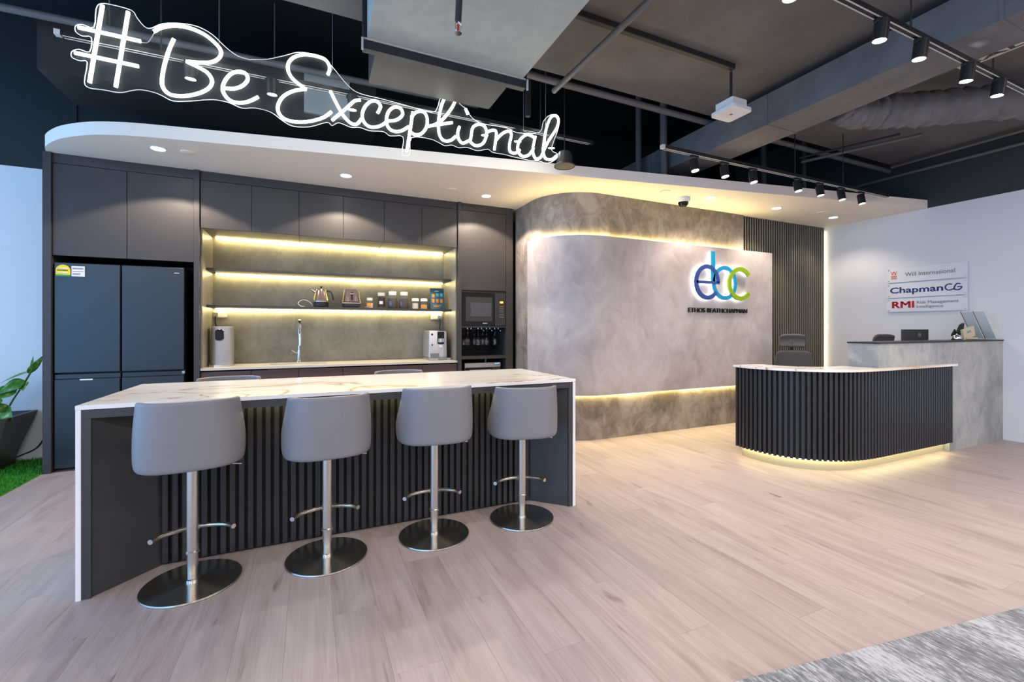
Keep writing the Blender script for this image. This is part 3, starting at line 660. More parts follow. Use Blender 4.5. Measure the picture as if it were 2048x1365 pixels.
# sockets with plugs
for sx, lab in ((-.90, 'double wall socket left in the niche above the water dispenser'), (1.515, 'double wall socket right in the niche above the coffee machine')):
    so = thing('wall_socket', lab, 'socket', (sx, 5.76, 1.425), 0, 'niche wall sockets')
    B('plate', M_OLIVE if False else M_CREAMP, so, -.073, .073, -.010, 0, -.043, .043, .004)
    for q in (-.035, .035): B('switch', M_WHITEP, so, q-.008, q+.008, -.014, -.009, .015, .034, .001)
    q = -.03 if sx < 0 else .035
    B('plug', M_WHITEP if sx > 0 else M_CREAMP, so, q-.024, q+.024, -.045, -.010, -.03, .012, .006)
tag(obj('cable', tube(nb(), catmull([(-.93, 5.715, 1.395), (-.93, 5.71, 1.33), (-.915, 5.70, 1.24), (-.935, 5.69, 1.15), (-.915, 5.68, 1.05)], 5), .006, 6), M_RUBBER, smooth=60), 'black cable from left socket down behind the water dispenser', 'cable')
tag(obj('cable', tube(nb(), catmull([(1.55, 5.715, 1.395), (1.552, 5.70, 1.33), (1.545, 5.70, 1.26), (1.57, 5.70, 1.20), (1.56, 5.73, 1.1)], 5), .006, 6), M_RUBBER, smooth=60), 'black cable from right socket down behind the coffee machine', 'cable')
# water dispenser
wd = thing('water_dispenser', 'silver upright water dispenser at left end of the worktop', 'water dispenser', (-.835, 5.53, .872))
def rrect(w, d, r, n=5):
    p = []
    for cx_, cy_, a in ((w-r, -d+r, -PI/2), (w-r, d-r, 0), (-w+r, d-r, PI/2), (-w+r, -d+r, PI)):
        p += [(cx_+r*math.cos(a+PI/2*i/n), cy_+r*math.sin(a+PI/2*i/n)) for i in range(n+1)]
    return p
obj('body', prism(nb(), rrect(.095, .10, .045), .02, .405), M_SILVER, wd, smooth=40)
obj('top_cap', prism(nb(), rrect(.096, .101, .045), .405, .412), M_CREAMP, wd, smooth=40)
obj('drip_tray', prism(nb(), [(p[0]*1.15, p[1]*1.15-.03) for p in rrect(.095, .12, .06)], 0, .02), M_STEEL, wd, smooth=40)
ovl = [(.034*math.cos(2*PI*i/24), .03*math.copysign(abs(math.sin(2*PI*i/24))**.7, math.sin(2*PI*i/24))+(.025 if math.sin(2*PI*i/24) > 0 else -.025)) for i in range(24)]
pn = obj('control_panel', prism(nb(), ovl, 0, .012, T((-.012, -.098, .325)) @ R(PI/2, 'X')), M_GLOSSBLK, wd, smooth=40)
obj('panel_ring', tube(nb(), [Vector((-.012+p[0]*1.1, -.103, .325+p[1]*1.08)) for p in ovl], .004, 6, True), M_STEEL, wd, smooth=60)
# spring tap
tp = thing('kitchen_tap', 'tall chrome spring tap behind the sink', 'tap', (-.115, 5.66, .872))
obj('base', lathe(nb(), [(.026, 0), (.026, .012), (.02, .02), (.018, .15), (.013, .155)], 20), M_CHROME, tp, smooth=35)
obj('column', tube(nb(), [(0, 0, .15), (0, 0, .40)], .010, 12), M_CHROME, tp, smooth=60)
arc = catmull([(0, 0, .40), (.001, -.02, .455), (.004, -.075, .478), (.009, -.13, .455), (.012, -.155, .40), (.014, -.158, .32)], 8)
obj('hose', tube(nb(), arc, .008, 8), M_DGREY, tp, smooth=60)
sp_ = []
for i in range(len(arc)-1):
    t = (arc[i+1]-arc[i]).normalized(); u = t.orthogonal().normalized() if i == 0 else (u-t*u.dot(t)).normalized(); v = t.cross(u)
    for j in range(4):
        a = 2*PI*j/4; sp_.append(arc[i].lerp(arc[i+1], j/4)+(u*math.cos(a)+v*math.sin(a))*.014)
obj('spring', tube(nb(), sp_, .0032, 5), M_CHROME, tp, smooth=60)
obj('spray_head', tube(nb(), [(.014, -.158, .33), (.014, -.158, .28), (.014, -.16, .2)], [.014, .019, .016], 14), M_CHROME, tp, smooth=50)
obj('holder_arm', tube(nb(), [(0, 0, .22), (.006, -.08, .23), (.013, -.15, .235)], .006, 8), M_CHROME, tp, smooth=60)
obj('lever', tube(nb(), [(-.015, 0, .11), (-.045, -.005, .12), (-.075, -.01, .15)], [.010, .007, .005], 8), M_CHROME, tp, smooth=60)
# coffee machine
cm = thing('coffee_machine', 'silver bean-to-cup coffee machine at right end of the worktop', 'coffee machine', (1.44, 5.55, .872))
obj('body', taper(.028, .36, .118, .16, .112, .15, .012), M_SILVER, cm, smooth=40)
obj('front_panel', box(nb(), -.108, .108, -.172, -.15, .035, .355, .008), mat('pale_silver_front', (.62, .62, .66), .3, .3), cm, smooth=40)
obj('control_panel', box(nb(), -.01, .075, -.182, -.168, .20, .352, .004), M_GLOSSBLK, cm)
for i in range(4): obj('touch_icon', box(nb(), .002+i*.018, .012+i*.018, -.1835, -.181, .222, .268), mat('icon_white', (.8, .8, .8), .3) if i == 0 else bpy.data.materials['icon_white'], cm)
obj('coffee_spout', box(nb(), .008, .055, -.205, -.165, .155, .20, .006), M_CHROME, cm)
obj('round_badge', lathe(nb(), [(.013, 0), (.013, .004), (.008, .005)], 18, M=T((-.076, -.171, .318)) @ R(PI/2, 'X')), M_DGREY, cm)
obj('steam_knob', lathe(nb(), [(.010, 0), (.010, .01)], 14, M=T((-.076, -.171, .19)) @ R(PI/2, 'X')), M_DGREY, cm)
obj('cup_grille', box(nb(), -.10, .01, -.176, -.17, .04, .085), M_GREYPRINT, cm)
obj('drip_tray', box(nb(), -.118, .145, -.235, .12, 0, .03, .004), M_SILVER, cm)
obj('tray_grille', box(nb(), -.02, .10, -.238, -.233, .006, .024), M_GREYPRINT, cm)
obj('bean_lid', box(nb(), -.10, .02, -.08, .12, .355, .365, .003), M_CREAMP, cm)

# ------------------------------------------------------------------ bar counter
BX0, BX1, BY0, BY1, BH = -.985, 1.72, 2.70, 3.60, .904
bc = thing('bar_counter', 'white marble waterfall bar counter with charcoal ribbed front', 'bar counter', ((BX0+BX1)/2, (BY0+BY1)/2, 0))
ox, oy = bc.location.x, bc.location.y
lb(bc, 'top', M_MARBLE, BX0, BX1, BY0, BY1, BH-.02, BH, .0015)
lb(bc, 'front_edge', M_MARBLEW, BX0, BX1, BY0-.002, BY0-.0002, BH-.0195, BH-.0005)
lb(bc, 'end_panel', M_MARBLEW, BX0, BX0+.02, BY0, BY1, 0, BH-.0202, .0015)
lb(bc, 'end_panel', M_MARBLEW, BX1-.02, BX1, BY0, BY1, 0, BH-.0202, .0015)
lb(bc, 'under_top', M_BARDARK, BX0+.021, BX1-.021, BY0+.004, BY1-.004, BH-.062, BH-.021)
lb(bc, 'inner_end', M_BARDARK, BX0+.021, BX0+.055, BY0+.004, BY1-.004, 0, BH-.063)
lb(bc, 'inner_end', M_BARDARK, BX1-.055, BX1-.021, BY0+.004, BY1-.004, 0, BH-.063)
def vpanel(parent, name, m, pts, th, z0, z1):
    return obj(name, strip_wall(nb(), [(a-ox, b-oy) for a, b in pts], z0, z1, th), m, parent)
vpanel(bc, 'splayed_panel', M_BARDARK, [(BX0+.055, 2.716), (-.712, 2.936)], .018, .002, BH-.063)
vpanel(bc, 'splayed_panel', M_BARDARK, [(1.456, 2.936), (BX1-.055, 2.716)], .018, .002, BH-.063)
lb(bc, 'core', M_SLATBACK, -.722, 1.466, 2.935, 3.40, .0, BH-.063)
bm = box(nb(), -.0145, .0145, -.024, .0, .012, BH-.064, .006); sme = bpy.data.meshes.new('slat'); bm.to_mesh(sme); bm.free(); sme.materials.append(M_SLAT)
nbs = 50
for i in range(nbs):
    o = bpy.data.objects.new('slat', sme); COL.objects.link(o); o.parent = bc
    o.location = (-.70+i*(1.444+.70)/(nbs-1)-ox, 2.934-oy, 0)
lb(bc, 'led_strip', M_LEDB, -.66, 1.40, 2.855, 2.867, BH-.070, BH-.0632)

# ------------------------------------------------------------------ bar stools
def spw(v, e): return math.copysign(abs(v)**e, v)
def shell_mesh():
    bm = nb(); rings = []; n = 28
    V = [(.589, .86, 102), (.590, .93, 103), (.597, .968, 103), (.615, .988, 104), (.645, .998, 104), (.68, 1.0, 100), (.72, 1.0, 91), (.77, .992, 81), (.82, .98, 74), (.87, .968, 69), (.908, .958, 66), (.918, .955, 64)]
    for z, f, ext in V:
        ring = []
        for i in range(n+1):
            th = math.radians(ext)*(-1+2*i/n)
            x = .227*spw(math.sin(th), .66)*f; y = -.215*spw(math.cos(th), .76)*f - .035*max(0, (z-.66)/.26)*max(0, math.cos(th))
            ring.append(bm.verts.new((x, y, z)))
        rings.append(ring)
    for a, b in zip(rings, rings[1:]):
        for i in range(n): bm.faces.new((a[i], a[i+1], b[i+1], b[i]))
    return bm
def add_mod(o, solid=0, sub=1):
    if solid:
        s = o.modifiers.new('solid', 'SOLIDIFY'); s.thickness = solid; s.offset = 1; s.use_even_offset = False
    if sub:
        s = o.modifiers.new('sub', 'SUBSURF'); s.levels = sub; s.render_levels = sub
def pad(a, b, z0, z1, cy, e=.75, n=28, soft=.02):
    bm = nb(); rings = []
    for f, z in ((.0, z0), (.80, z0), (.96, z0+soft*.5), (1, (z0+z1)/2), (.97, z1-soft*.6), (.85, z1-.002), (.45, z1+.004), (0, z1+.006)):
        if f == 0: rings.append([bm.verts.new((0, cy, z))]); continue
        rings.append([bm.verts.new((a*f*spw(math.cos(2*PI*i/n), e), cy+b*f*spw(math.sin(2*PI*i/n), e), z)) for i in range(n)])
    for p, q in zip(rings, rings[1:]):
        for i in range(n):
            j = (i+1) % n
            if len(p) == 1: bm.faces.new((p[0], q[j], q[i]))
            elif len(q) == 1: bm.faces.new((p[i], p[j], q[0]))
            else: bm.faces.new((p[i], p[j], q[j], q[i]))
    return bm
def make_stool(label, loc, rz):
    t = thing('bar_stool', label, 'bar stool', loc, rz, 'grey leather bar stools')
    s = obj('shell', shell_mesh(), M_LEATHER, t, smooth=0)
    s.data.update(); add_mod(s, .026, 1); s.modifiers['solid'].offset = -1
    c = obj('seat_cushion', pad(.203, .215, .60, .685, .015), M_LEATHER, t, smooth=0); add_mod(c, 0, 1)
    obj('seat_plate', box(nb(), -.09, .09, -.09, .09, .585, .605, .004), M_RUBBER, t)
    obj('height_lever', tube(nb(), [(.03, .02, .578), (.12, .01, .562), (.185, .0, .552), (.21, -.005, .550)], [.006, .006, .006, .007], 8), M_STEEL, t, smooth=60)
    obj('column', lathe(nb(), [(.0275, .158), (.0275, .585)], 28), M_STEEL, t, smooth=40)
    obj('sleeve_ring', lathe(nb(), [(.0275, .150), (.031, .152), (.031, .160), (.0275, .164)], 28, cap=False), M_STEEL, t, smooth=40)
    obj('inner_column', lathe(nb(), [(.0245, .016), (.0245, .158)], 28), M_STEEL, t, smooth=40)
    obj('collar', lathe(nb(), [(.030, .014), (.030, .024), (.0245, .027)], 28), M_CHROME, t, smooth=40)
    ar = [(.172*math.sin(a), .05+.098*(math.cos(a)-math.cos(1.25))/(1-math.cos(1.25)), .222) for a in [-1.25+2.5*i/16 for i in range(17)]]
    ar = [(p[0]/math.sin(1.25), p[1], p[2]) for p in ar]
    fr_ = obj('footrest', tube(nb(), ar, .0125, 12), M_STEEL, t, smooth=60)
    obj('footrest_strut', tube(nb(), [(0, .02, .175), (0, .08, .205), (0, .145, .222)], .009, 8), M_STEEL, fr_, smooth=60)
    obj('base_disc', lathe(nb(), [(.211, 0), (.212, .004), (.210, .010), (.12, .0125), (.03, .015), (0, .015)], 72), M_STEELBASE, t, smooth=25)
    return t
st0 = make_stool('grey leather bar stool nearest the left end of the counter', (-.530, 2.667, 0), math.radians(7))
stools = [st0]
for loc, rz, lab in (((.087, 2.664, 0), 4, 'second grey bar stool from the left along the counter front'), ((.692, 2.677, 0), -5, 'third grey bar stool from the left along the counter front'), ((1.286, 2.677, 0), -13, 'grey bar stool nearest the right end of the counter'),
                     ((-.535, 3.69, 0), 180, 'bar stool behind the counter in front of the water dispenser'), ((.685, 3.69, 0), 180, 'bar stool behind the counter in front of the coffee machine'), ((1.36, 3.68, 0), 178, 'bar stool behind the counter mostly hidden, near the microwave')):
    stools.append(dup(st0, loc, math.radians(rz), lab))
UP = ('shell', 'seat_cushion', 'seat_plate', 'height_lever')
for s, dz in zip(stools, (.012, -.004, .006, -.022, -.012, -.012, -.055)):
    for ch in s.children:
        if ch.name.split('.')[0] in UP: ch.location.z += dz

# ------------------------------------------------------------------ reception desk
dk = [(3.85, 3.11), (3.828, 2.97), (3.834, 2.84), (3.862, 2.71), (3.916, 2.605), (3.98, 2.515), (4.067, 2.438), (4.17, 2.372), (4.29, 2.322), (4.43, 2.293), (4.6, 2.281), (4.8, 2.279), (5.2, 2.279), (5.6, 2.279), (5.965, 2.279)]
dkp = [(p.x, p.y) for p in catmull([(a, b, 0) for a, b in dk], 4)]
def offs(path, d):
    out = []
    for i in range(len(path)):
        t = (Vector(path[min(i+1, len(path)-1)])-Vector(path[max(i-1, 0)])).normalized()
        out.append((path[i][0]-t.y*d, path[i][1]+t.x*d))
    return out
DX, DY = 4.6, 2.6
loc_ = lambda P: [(a-DX, b-DY) for a, b in P]
rd = thing('reception_desk', 'curved low reception desk clad in black vertical slats', 'reception desk', (DX, DY, 0))
obj('backing', strip_wall(nb(), loc_(offs(dkp, .020)), .104, .88, .03), M_SLATBACK, rd, smooth=30)
obj('plinth', strip_wall(nb(), loc_(offs(dkp, .075)), 0, .10, .03), M_PLINTH, rd, smooth=30)
obj('led_strip', strip_wall(nb(), loc_(offs(dkp, .040)), .094, .103, .018), M_LEDD, rd)
inner = offs(dkp, .31)
cut = [p for p in inner if p[0] < 4.685 and p[1] > 2.34]
outer = offs(dkp, -.032)
obj('desk_top', prism(nb(), loc_(outer + [(5.99, 2.247), (5.99, 2.305), (4.688, 2.305)] + cut[::-1]), .883, .903), M_MARBLE, rd)
bm = box(nb(), -.0135, .0135, -.004, .022, .10, .882, .005); dme = bpy.data.meshes.new('slat'); bm.to_mesh(dme); bm.free(); dme.materials.append(M_SLAT)
acc, nxt = 0.0, .012
for a, b in zip(dkp, dkp[1:]):
    L = (Vector(b)-Vector(a)).length
    while nxt <= acc+L:
        p = Vector(a).lerp(Vector(b), (nxt-acc)/L); t = (Vector(b)-Vector(a)).normalized()
        o = bpy.data.objects.new('slat', dme); COL.objects.link(o); o.parent = rd
        o.location = (p.x-DX, p.y-DY, 0); o.rotation_euler = (0, 0, math.atan2(t.y, t.x)); nxt += .0435
    acc += L
rc = thing('reception_counter', 'tall grey micro-cement counter with thin black top behind the slatted desk', 'reception counter', (5.94, 2.45, 0))
bm = nb()
for q in ((4.70, 5.975, 2.44, 2.56, 0, .882), (5.975, 7.178, 2.308, 2.56, 0, .882), (4.70, 7.178, 2.308, 2.56, .882, 1.122)):
    box(bm, q[0]-5.94, q[1]-5.94, q[2]-2.45, q[3]-2.45, q[4], q[5])
obj('body', bm, M_CEMENT_B, rc)
lb(rc, 'top', M_RUBBER, 4.692, 7.178, 2.300, 2.565, 1.1225, 1.136)
# office chairs
def office_chair(label, loc, rz):
    t = thing('office_chair', label, 'office chair', loc, rz, 'reception office chairs')
    def curved(w, z0, z1, depth, bow, y0, n=10, m=6, taper_=0, lean=0):
        bm = nb(); g = []
        for j in range(m+1):
            v = j/m; row = []
            for i in range(n+1):
                u = -1+2*i/n
                ww = w*(1-taper_*v)*(1-.12*abs(2*v-1)**4)
                row.append(bm.verts.new((u*ww, y0-bow*(1-u*u)+lean*v-depth*math.sin(PI*v)*.5, z0+(z1-z0)*v-.02*(abs(u)**3)*v)))
            g.append(row)
        for a, b in zip(g, g[1:]):
            for i in range(n): bm.faces.new((a[i], a[i+1], b[i+1], b[i]))
        return bm
    h = obj('headrest', curved(.145, 1.035, 1.185, .05, .03, .02), M_MESHFAB, t, smooth=0); add_mod(h, .035, 1)
    b = obj('backrest', curved(.235, .55, .99, .0, .045, .0, taper_=.12, lean=.03), M_MESHFAB, t, smooth=0); add_mod(b, .022, 1)
    obj('back_post', tube(nb(), [(0, -.07, .46), (0, -.10, .7), (0, -.07, .95), (0, -.04, 1.08)], .018, 10), M_RUBBER, t, smooth=60)
    s_ = obj('seat', pad(.25, .24, .43, .51, .26), M_MESHFAB, t, smooth=0); add_mod(s_, 0, 1)
    for sx in (-1, 1): obj('armrest', tube(nb(), catmull([(sx*.2, .25, .45), (sx*.29, .22, .47), (sx*.295, .2, .62), (sx*.29, .14, .655), (sx*.285, .38, .655)], 4), .017, 8), M_RUBBER, t, smooth=60)
    obj('gas_column', lathe(nb(), [(.03, .08), (.03, .25), (.02, .26), (.02, .44)], 16, (0, .25, 0)), M_RUBBER, t, smooth=40)
    for i in range(5):
        a = 2*PI*i/5
        l_ = obj('leg', tube(nb(), [(0, .25, .10), (.28*math.cos(a), .25+.28*math.sin(a), .065)], [.025, .015], 8), M_RUBBER, t, smooth=60)
        obj('castor', lathe(nb(), [(.0, -.012), (.027, -.012), (.027, .012), (0, .012)], 14, M=T((.28*math.cos(a), .25+.28*math.sin(a), .028)) @ R(PI/2, 'X')), M_RUBBER, l_)
    return t
oc = office_chair('grey mesh office chair with headrest in front of the slatted wall', (5.59, 3.68, 0), math.radians(-150))
# chair turned to face the desk
oc.rotation_euler.z = math.radians(140)
oc2 = dup(oc, (6.50, 3.12, 0), math.radians(165), 'office chair behind the tall counter, only the top of its headrest showing')
oc2.location.z = 0
# things on / behind the counter
mo = thing('monitor', 'dark monitor back with small round emblem behind the tall counter', 'monitor', (6.22, 2.70, 0.7385))
B('panel', M_DGREY, mo, -.265, .265, -.012, .012, .18, .515, .004)
B('back_bulge', M_DGREY, mo, -.16, .16, .012, .04, .22, .42, .01)
obj('emblem', tube(nb(), [Vector((.065+.024*math.cos(2*PI*i/20), -.0125, .452+.024*math.sin(2*PI*i/20))) for i in range(20)], .003, 6, True), M_SILVER, mo)
obj('emblem_bar', box(nb(), .055, .077, -.015, -.012, .448, .456), M_SILVER, mo)
B('neck', M_DGREY, mo, -.03, .03, .03, .06, .0, .3); B('foot', M_DGREY, mo, -.12, .12, -.04, .14, -.003, .012, .004)
tb = thing('back_desk', 'low work desk behind the tall counter carrying the monitor', 'desk', (6.1, 2.80, 0))
B('desk_top', M_CABIN, tb, -.28, 1.05, -.23, .17, .705, .735); B('side_panel', M_CABIN, tb, -.28, -.25, -.22, .16, 0, .705); B('side_panel', M_CABIN, tb, 1.02, 1.05, -.22, .16, 0, .705)
# (things on the counter top)
be = thing('desk_bell', 'small silver service bell on the tall counter', 'bell', (6.42, 2.42, 1.136))
obj('base', lathe(nb(), [(.045, 0), (.045, .01), (.03, .014)], 20), M_RUBBER, be); obj('dome', lathe(nb(), [(.04, .014), (.039, .03), (.03, .05), (.012, .06), (0, .061)], 20), M_CHROME, be, smooth=40); obj('button', lathe(nb(), [(.006, .058), (.006, .07), (0, .071)], 10), M_CHROME, be)
bk = thing('card_box', 'cream card holder with blue print on the tall counter', 'card holder', (6.72, 2.43, 1.144), math.radians(-6))
MB_ = R(math.radians(-14), 'Y')
obj('card', move(box(nb(), -.10, .10, -.012, .012, .015, .13, .001), MB_), M_CREAMCARD, bk)
obj('print', move(box(nb(), -.035, .03, -.014, -.012, .075, .098), MB_), M_TEAL, bk)
B('foot', M_CREAMCARD, bk, -.08, .12, -.02, .05, 0, .02)
ds = thing('card_stand', 'black angular card stand behind the cream card on the counter', 'card holder', (6.66, 2.50, 1.136))
obj('wedge', prism(nb(), [(-.10, 0), (.08, 0), (.12, .19), (.06, .17)], -.012, .012, R(PI/2, 'X')), M_RUBBER, ds)
obj('wing', prism(nb(), [(-.13, .05), (-.05, .12), (-.02, .06), (-.06, .02)], -.014, -.002, R(PI/2, 'X')), M_RUBBER, ds)
for i, (py_, lab) in enumerate(((2.49, 'pale green brochure holder leaning left, next to the cream card'), (2.385, 'pale green brochure holder leaning left, at the front edge of the counter'))):
    bh = thing('brochure_holder', lab, 'brochure holder', (7.12, py_, 1.1365), 0, 'leaning brochure holders')
    MH = R(math.atan2(-.31, .325), 'Y')
    obj('sheet', move(box(nb(), -.003, .003, -.047, .042, 0.004, .44), MH), M_FROST, bh)
    obj('edge', move(box(nb(), -.006, .006, .043, .047, 0.004, .44), MH), M_GREYPRINT, bh)
    B('foot', M_FROST, bh, -.02, .05, -.046, .046, .001, .006)

# ------------------------------------------------------------------ wall lettering and logo
LG = thing('wall_logo', 'backlit e b c letters in indigo, blue and green on the micro-cement panel', 'logo', (4.85, 4.12, 1.85))
def band(cx_, cz_, rx, rz, a0, a1, w, n=48, tp=None):
    o_, i_ = [], []
    for i in range(n+1):
        a = math.radians(a0+(a1-a0)*i/n); ww = w if tp is None else w*tp(i/n)
        o_.append((cx_+rx*math.cos(a), cz_+rz*math.sin(a))); i_.append((cx_+(rx-ww)*math.cos(a), cz_+(rz-ww)*math.sin(a)))
    return o_, i_
def band_bm(bm, oi_, y0, y1):
    o_, i_ = oi_
    V = [[bm.verts.new((p[0], y, p[1])) for p in L] for L in (o_, i_) for y in (y0, y1)]
    a, b, c_, d = V
    for i in range(len(a)-1):
        for p, q in ((a, b), (b, d), (d, c_), (c_, a)): bm.faces.new((p[i], p[i+1], q[i+1], q[i]))
    for i in (0, -1): bm.faces.new((a[i], b[i], d[i], c_[i]))
def stem_bm(bm, x0, x1, z0, z1, y0, y1): box(bm, x0, x1, y0, y1, z0, z1)
LX, LZ = 4.85, 1.85
E_ = (4.562-LX, 1.849-LZ, .213, .223); B_ = (4.872-LX, 1.85-LZ, .220, .220); C_ = (5.155-LX, 1.85-LZ, .228, .222)
def glyph_e(bm, y0, y1, g=0):
    band_bm(bm, band(*E_, 0, 322, .052-2*g), y0, y1); box(bm, E_[0]-.19, E_[0]+.208, y0, y1, E_[1]-.020+g*.5, E_[1]+.014-g*.5)
def glyph_b(bm, y0, y1, g=0):
    band_bm(bm, band(*B_, -180, 180, .050-2*g), y0, y1); box(bm, 4.634-LX+g, 4.694-LX-g, y0, y1, 1.84-LZ, 2.243-LZ-g)
def glyph_c(bm, y0, y1, g=0):
    band_bm(bm, band(*C_, 38, 322, .056-2*g), y0, y1)
for nm, fn, m_, dy in (('letter_e', glyph_e, M_LBLUE, -.004), ('letter_b', glyph_b, M_LCYAN, 0), ('letter_c', glyph_c, M_LGREEN, -.006)):
    bm = nb(); fn(bm, -.028+dy, -.008+dy*.2); L = obj(nm, bm, m_, LG, smooth=30)
    bm = nb(); fn(bm, -.0075+dy*.2, .014, .006); obj('backlight', bm, M_HALO, L)
bm = text_bm('ETHOS BEATHCHAPMAN', 1.05, .056, .008, bold=0)
tag(obj('wall_lettering', bm, M_LETTER, loc=(4.284, 4.136, 1.468)), 'black raised capital lettering under the coloured logo', 'lettering')

# sign plates on the right wall
def plate(label, z0, z1):
    t = thing('sign_plate', label, 'sign', (XW-.02, 3.01, z0), -PI/2, 'sign plates on the right wall')
    B('plate', M_PLATE, t, -.41, .41, -.004, .004, 0, z1-z0, .001)
    for sx in (-.385, .385):
        for z in (.022, z1-z0-.022): obj('standoff', lathe(nb(), [(.010, -.008), (.010, .020)], 12, M=T((sx, 0, z)) @ R(-PI/2, 'X')), M_STEEL, t)
    return t
def ly(y): return 3.01-y          # wall y -> local reading x
p1 = plate('top sign plate with orange emblem and grey serif lettering', 1.88, 2.072)
bm = text_bm('Will International', .50, .052, .001); obj('lettering', bm, M_GREYPRINT, p1, loc=(ly(3.213), -.0055, .070))
bm = text_bm('W', .072, .05, .001, bold=.01); em = obj('emblem', bm, M_ORED, p1, loc=(ly(3.372), -.0055, .098))
for i in range(3): obj('emblem_bar', box(nb(), ly(3.368), ly(3.302), -.0065, -.0045, .046+i*.017, .055+i*.017), M_ORED, em).location = -em.location
p2 = plate('middle sign plate with bold navy lettering', 1.674, 1.864)
bm = text_bm('Chapman', .555, .078, .001, bold=.02); obj('lettering', bm, M_NAVY, p2, loc=(ly(3.379), -.0055, .062))
bm = nb(); r_ = .038
tube(bm, [(ly(2.765)+r_*math.cos(a), -.006, .100+r_*math.sin(a)) for a in [math.radians(50+260*i/16) for i in range(17)]], .007, 6)
tube(bm, catmull([(ly(2.735), -.006, .066), (ly(2.722), -.006, .082), (ly(2.708), -.006, .118), (ly(2.692), -.006, .137), (ly(2.662), -.006, .132)], 4), .007, 6)
tube(bm, [(ly(2.688)+r_*math.cos(a), -.006, .098+r_*math.sin(a)) for a in [math.radians(200+160*i/12) for i in range(13)]], .007, 6)
tube(bm, [(ly(2.650), -.006, .098), (ly(2.690), -.006, .098)], .007, 6)
obj('monogram', bm, M_NAVY, p2)
p3_ = plate('bottom sign plate with red initials and grey lettering', 1.485, 1.662)
bm = nb()
for q in (-.006, -.003, 0, .003, .006):
    b2 = text_bm('RMI', .233, .088, .0008+abs(q)*.02); me2 = bpy.data.meshes.new('lettering'); move(b2, T((q+.006, 0, 0))).to_mesh(me2); b2.free(); bm.from_mesh(me2); bpy.data.meshes.remove(me2)
obj('initials', bm, M_RED, p3_, loc=(ly(3.358), -.0055, .050))
bm = text_bm('Risk Management', .41, .036, .001); obj('lettering', bm, M_GREYPRINT, p3_, loc=(ly(3.088), -.0055, .100))
bm = text_bm('Intelligence', .265, .036, .001); obj('lettering', bm, M_GREYPRINT, p3_, loc=(ly(3.088), -.0055, .046))

# ------------------------------------------------------------------ neon sign
NY = 3.5
ne = thing('neon_sign', 'white handwriting neon sign on a clear shaped acrylic board, hung above the bar', 'neon sign', (.4, NY, 2.65))
def loc_n(p): return (p[0]-.4, 0, p[1]-2.65)
for nm, strokes in NEON:
    bm = nb()
    for s_ in strokes:
        pts = catmull([loc_n(p) for p in s_], 6) if len(s_) > 2 else [Vector(loc_n(p)) for p in s_]
        tube(bm, [(p[0], -.012, p[2]) for p in pts], .0108, 8)
    obj('hash_tube' if nm == 'hash' else 'letter_tube', bm, M_NEON, ne, smooth=60)
out = [ (p.x, p.z) for p in catmull([loc_n(p) for p in OUTLINE], 3, True)]
obj('acrylic_board', prism(nb(), out, -.004, .000, R(PI/2, 'X')), M_ACRYL, ne)
obj('board_edge', tube(nb(), [(p[0], .002, p[1]) for p in out], .0028, 5, True), M_RIM, ne)
for hx, hz in ((-1.52, .66), (-.95, .56), (-.25, .55), (.55, .36), (1.30, .40), (1.52, .30)):
    obj('hanging_wire', tube(nb(), [(hx, .004, hz-.05), (hx, .004, 1.66)], .0025, 5), M_SILVER, ne)
obj('jumper_wire', tube(nb(), catmull([loc_n(NEON[0][1][2][1]), (loc_n(NEON[0][1][2][1])[0]+.035, 0, loc_n(NEON[0][1][2][1])[2]+.012), loc_n(NEON[1][1][0][0])], 4), .003, 5), M_SILVER, ne)

# ------------------------------------------------------------------ soffit fittings
def ring_bm(r): return lathe(nb(), [(r, 0), (r, -.004), (r*.84, -.006), (r*.80, .0)], 28, cap=False)
dl = None
for x_, y_, lab in ((-1.18, 4.71, 'round downlight in the soffit above the fridge'), (.33, 4.76, 'round downlight in the soffit above the middle of the niche'), (1.86, 4.82, 'round downlight in the soffit above the microwave'), (4.28, 3.80, 'round downlight in the soffit just right of the dome camera'), (5.42, 3.78, 'round downlight in the soffit in front of the slatted wall'), (6.58, 3.77, 'round downlight in the soffit nearest the right wall')):
    if dl is None:
        dl = thing('downlight', lab, 'downlight', (x_, y_, 2.8), 0, 'soffit downlights')
        obj('trim_ring', ring_bm(.062), M_WHITEP, dl, smooth=40); obj('lens', lathe(nb(), [(.05, -.001), (.05, -.003), (0, -.003)], 24), M_LAMP, dl)
    else: dup(dl, (x_, y_, 2.8), 0, lab)
sc = None
for x_, y_, lab in ((-.969, 4.708, 'flat sprinkler cover plate in the soffit above the fridge'), (1.423, 4.755, 'flat sprinkler cover plate in the soffit above the coffee machine'), (3.622, 3.836, 'flat sprinkler cover plate in the soffit left of the dome camera'), (6.159, 3.673, 'flat sprinkler cover plate in the soffit near the right wall')):
    if sc is None:
        sc = obj('cover_plate', lathe(nb(), [(.055, 0), (.055, -.006), (.05, -.008), (0, -.008)], 24), M_SOFFIT, loc=(x_, y_, 2.8), smooth=30); tag(sc, lab, 'sprinkler cover', 'sprinkler cover plates')
    else:
        o = sc.copy(); COL.objects.link(o); o.location = (x_, y_, 2.8); o['label'] = lab
dc = thing('dome_camera', 'white dome security camera with black dome under the soffit', 'camera', (4.0, 3.94, 2.8))
obj('housing', lathe(nb(), [(.075, 0), (.078, -.03), (.068, -.05), (.058, -.052)], 28), M_WHITEP, dc, smooth=35)
obj('dome', lathe(nb(), [(.058, -.05), (.055, -.075), (.038, -.098), (0, -.106)], 28), M_GLOSSBLK, dc, smooth=40)

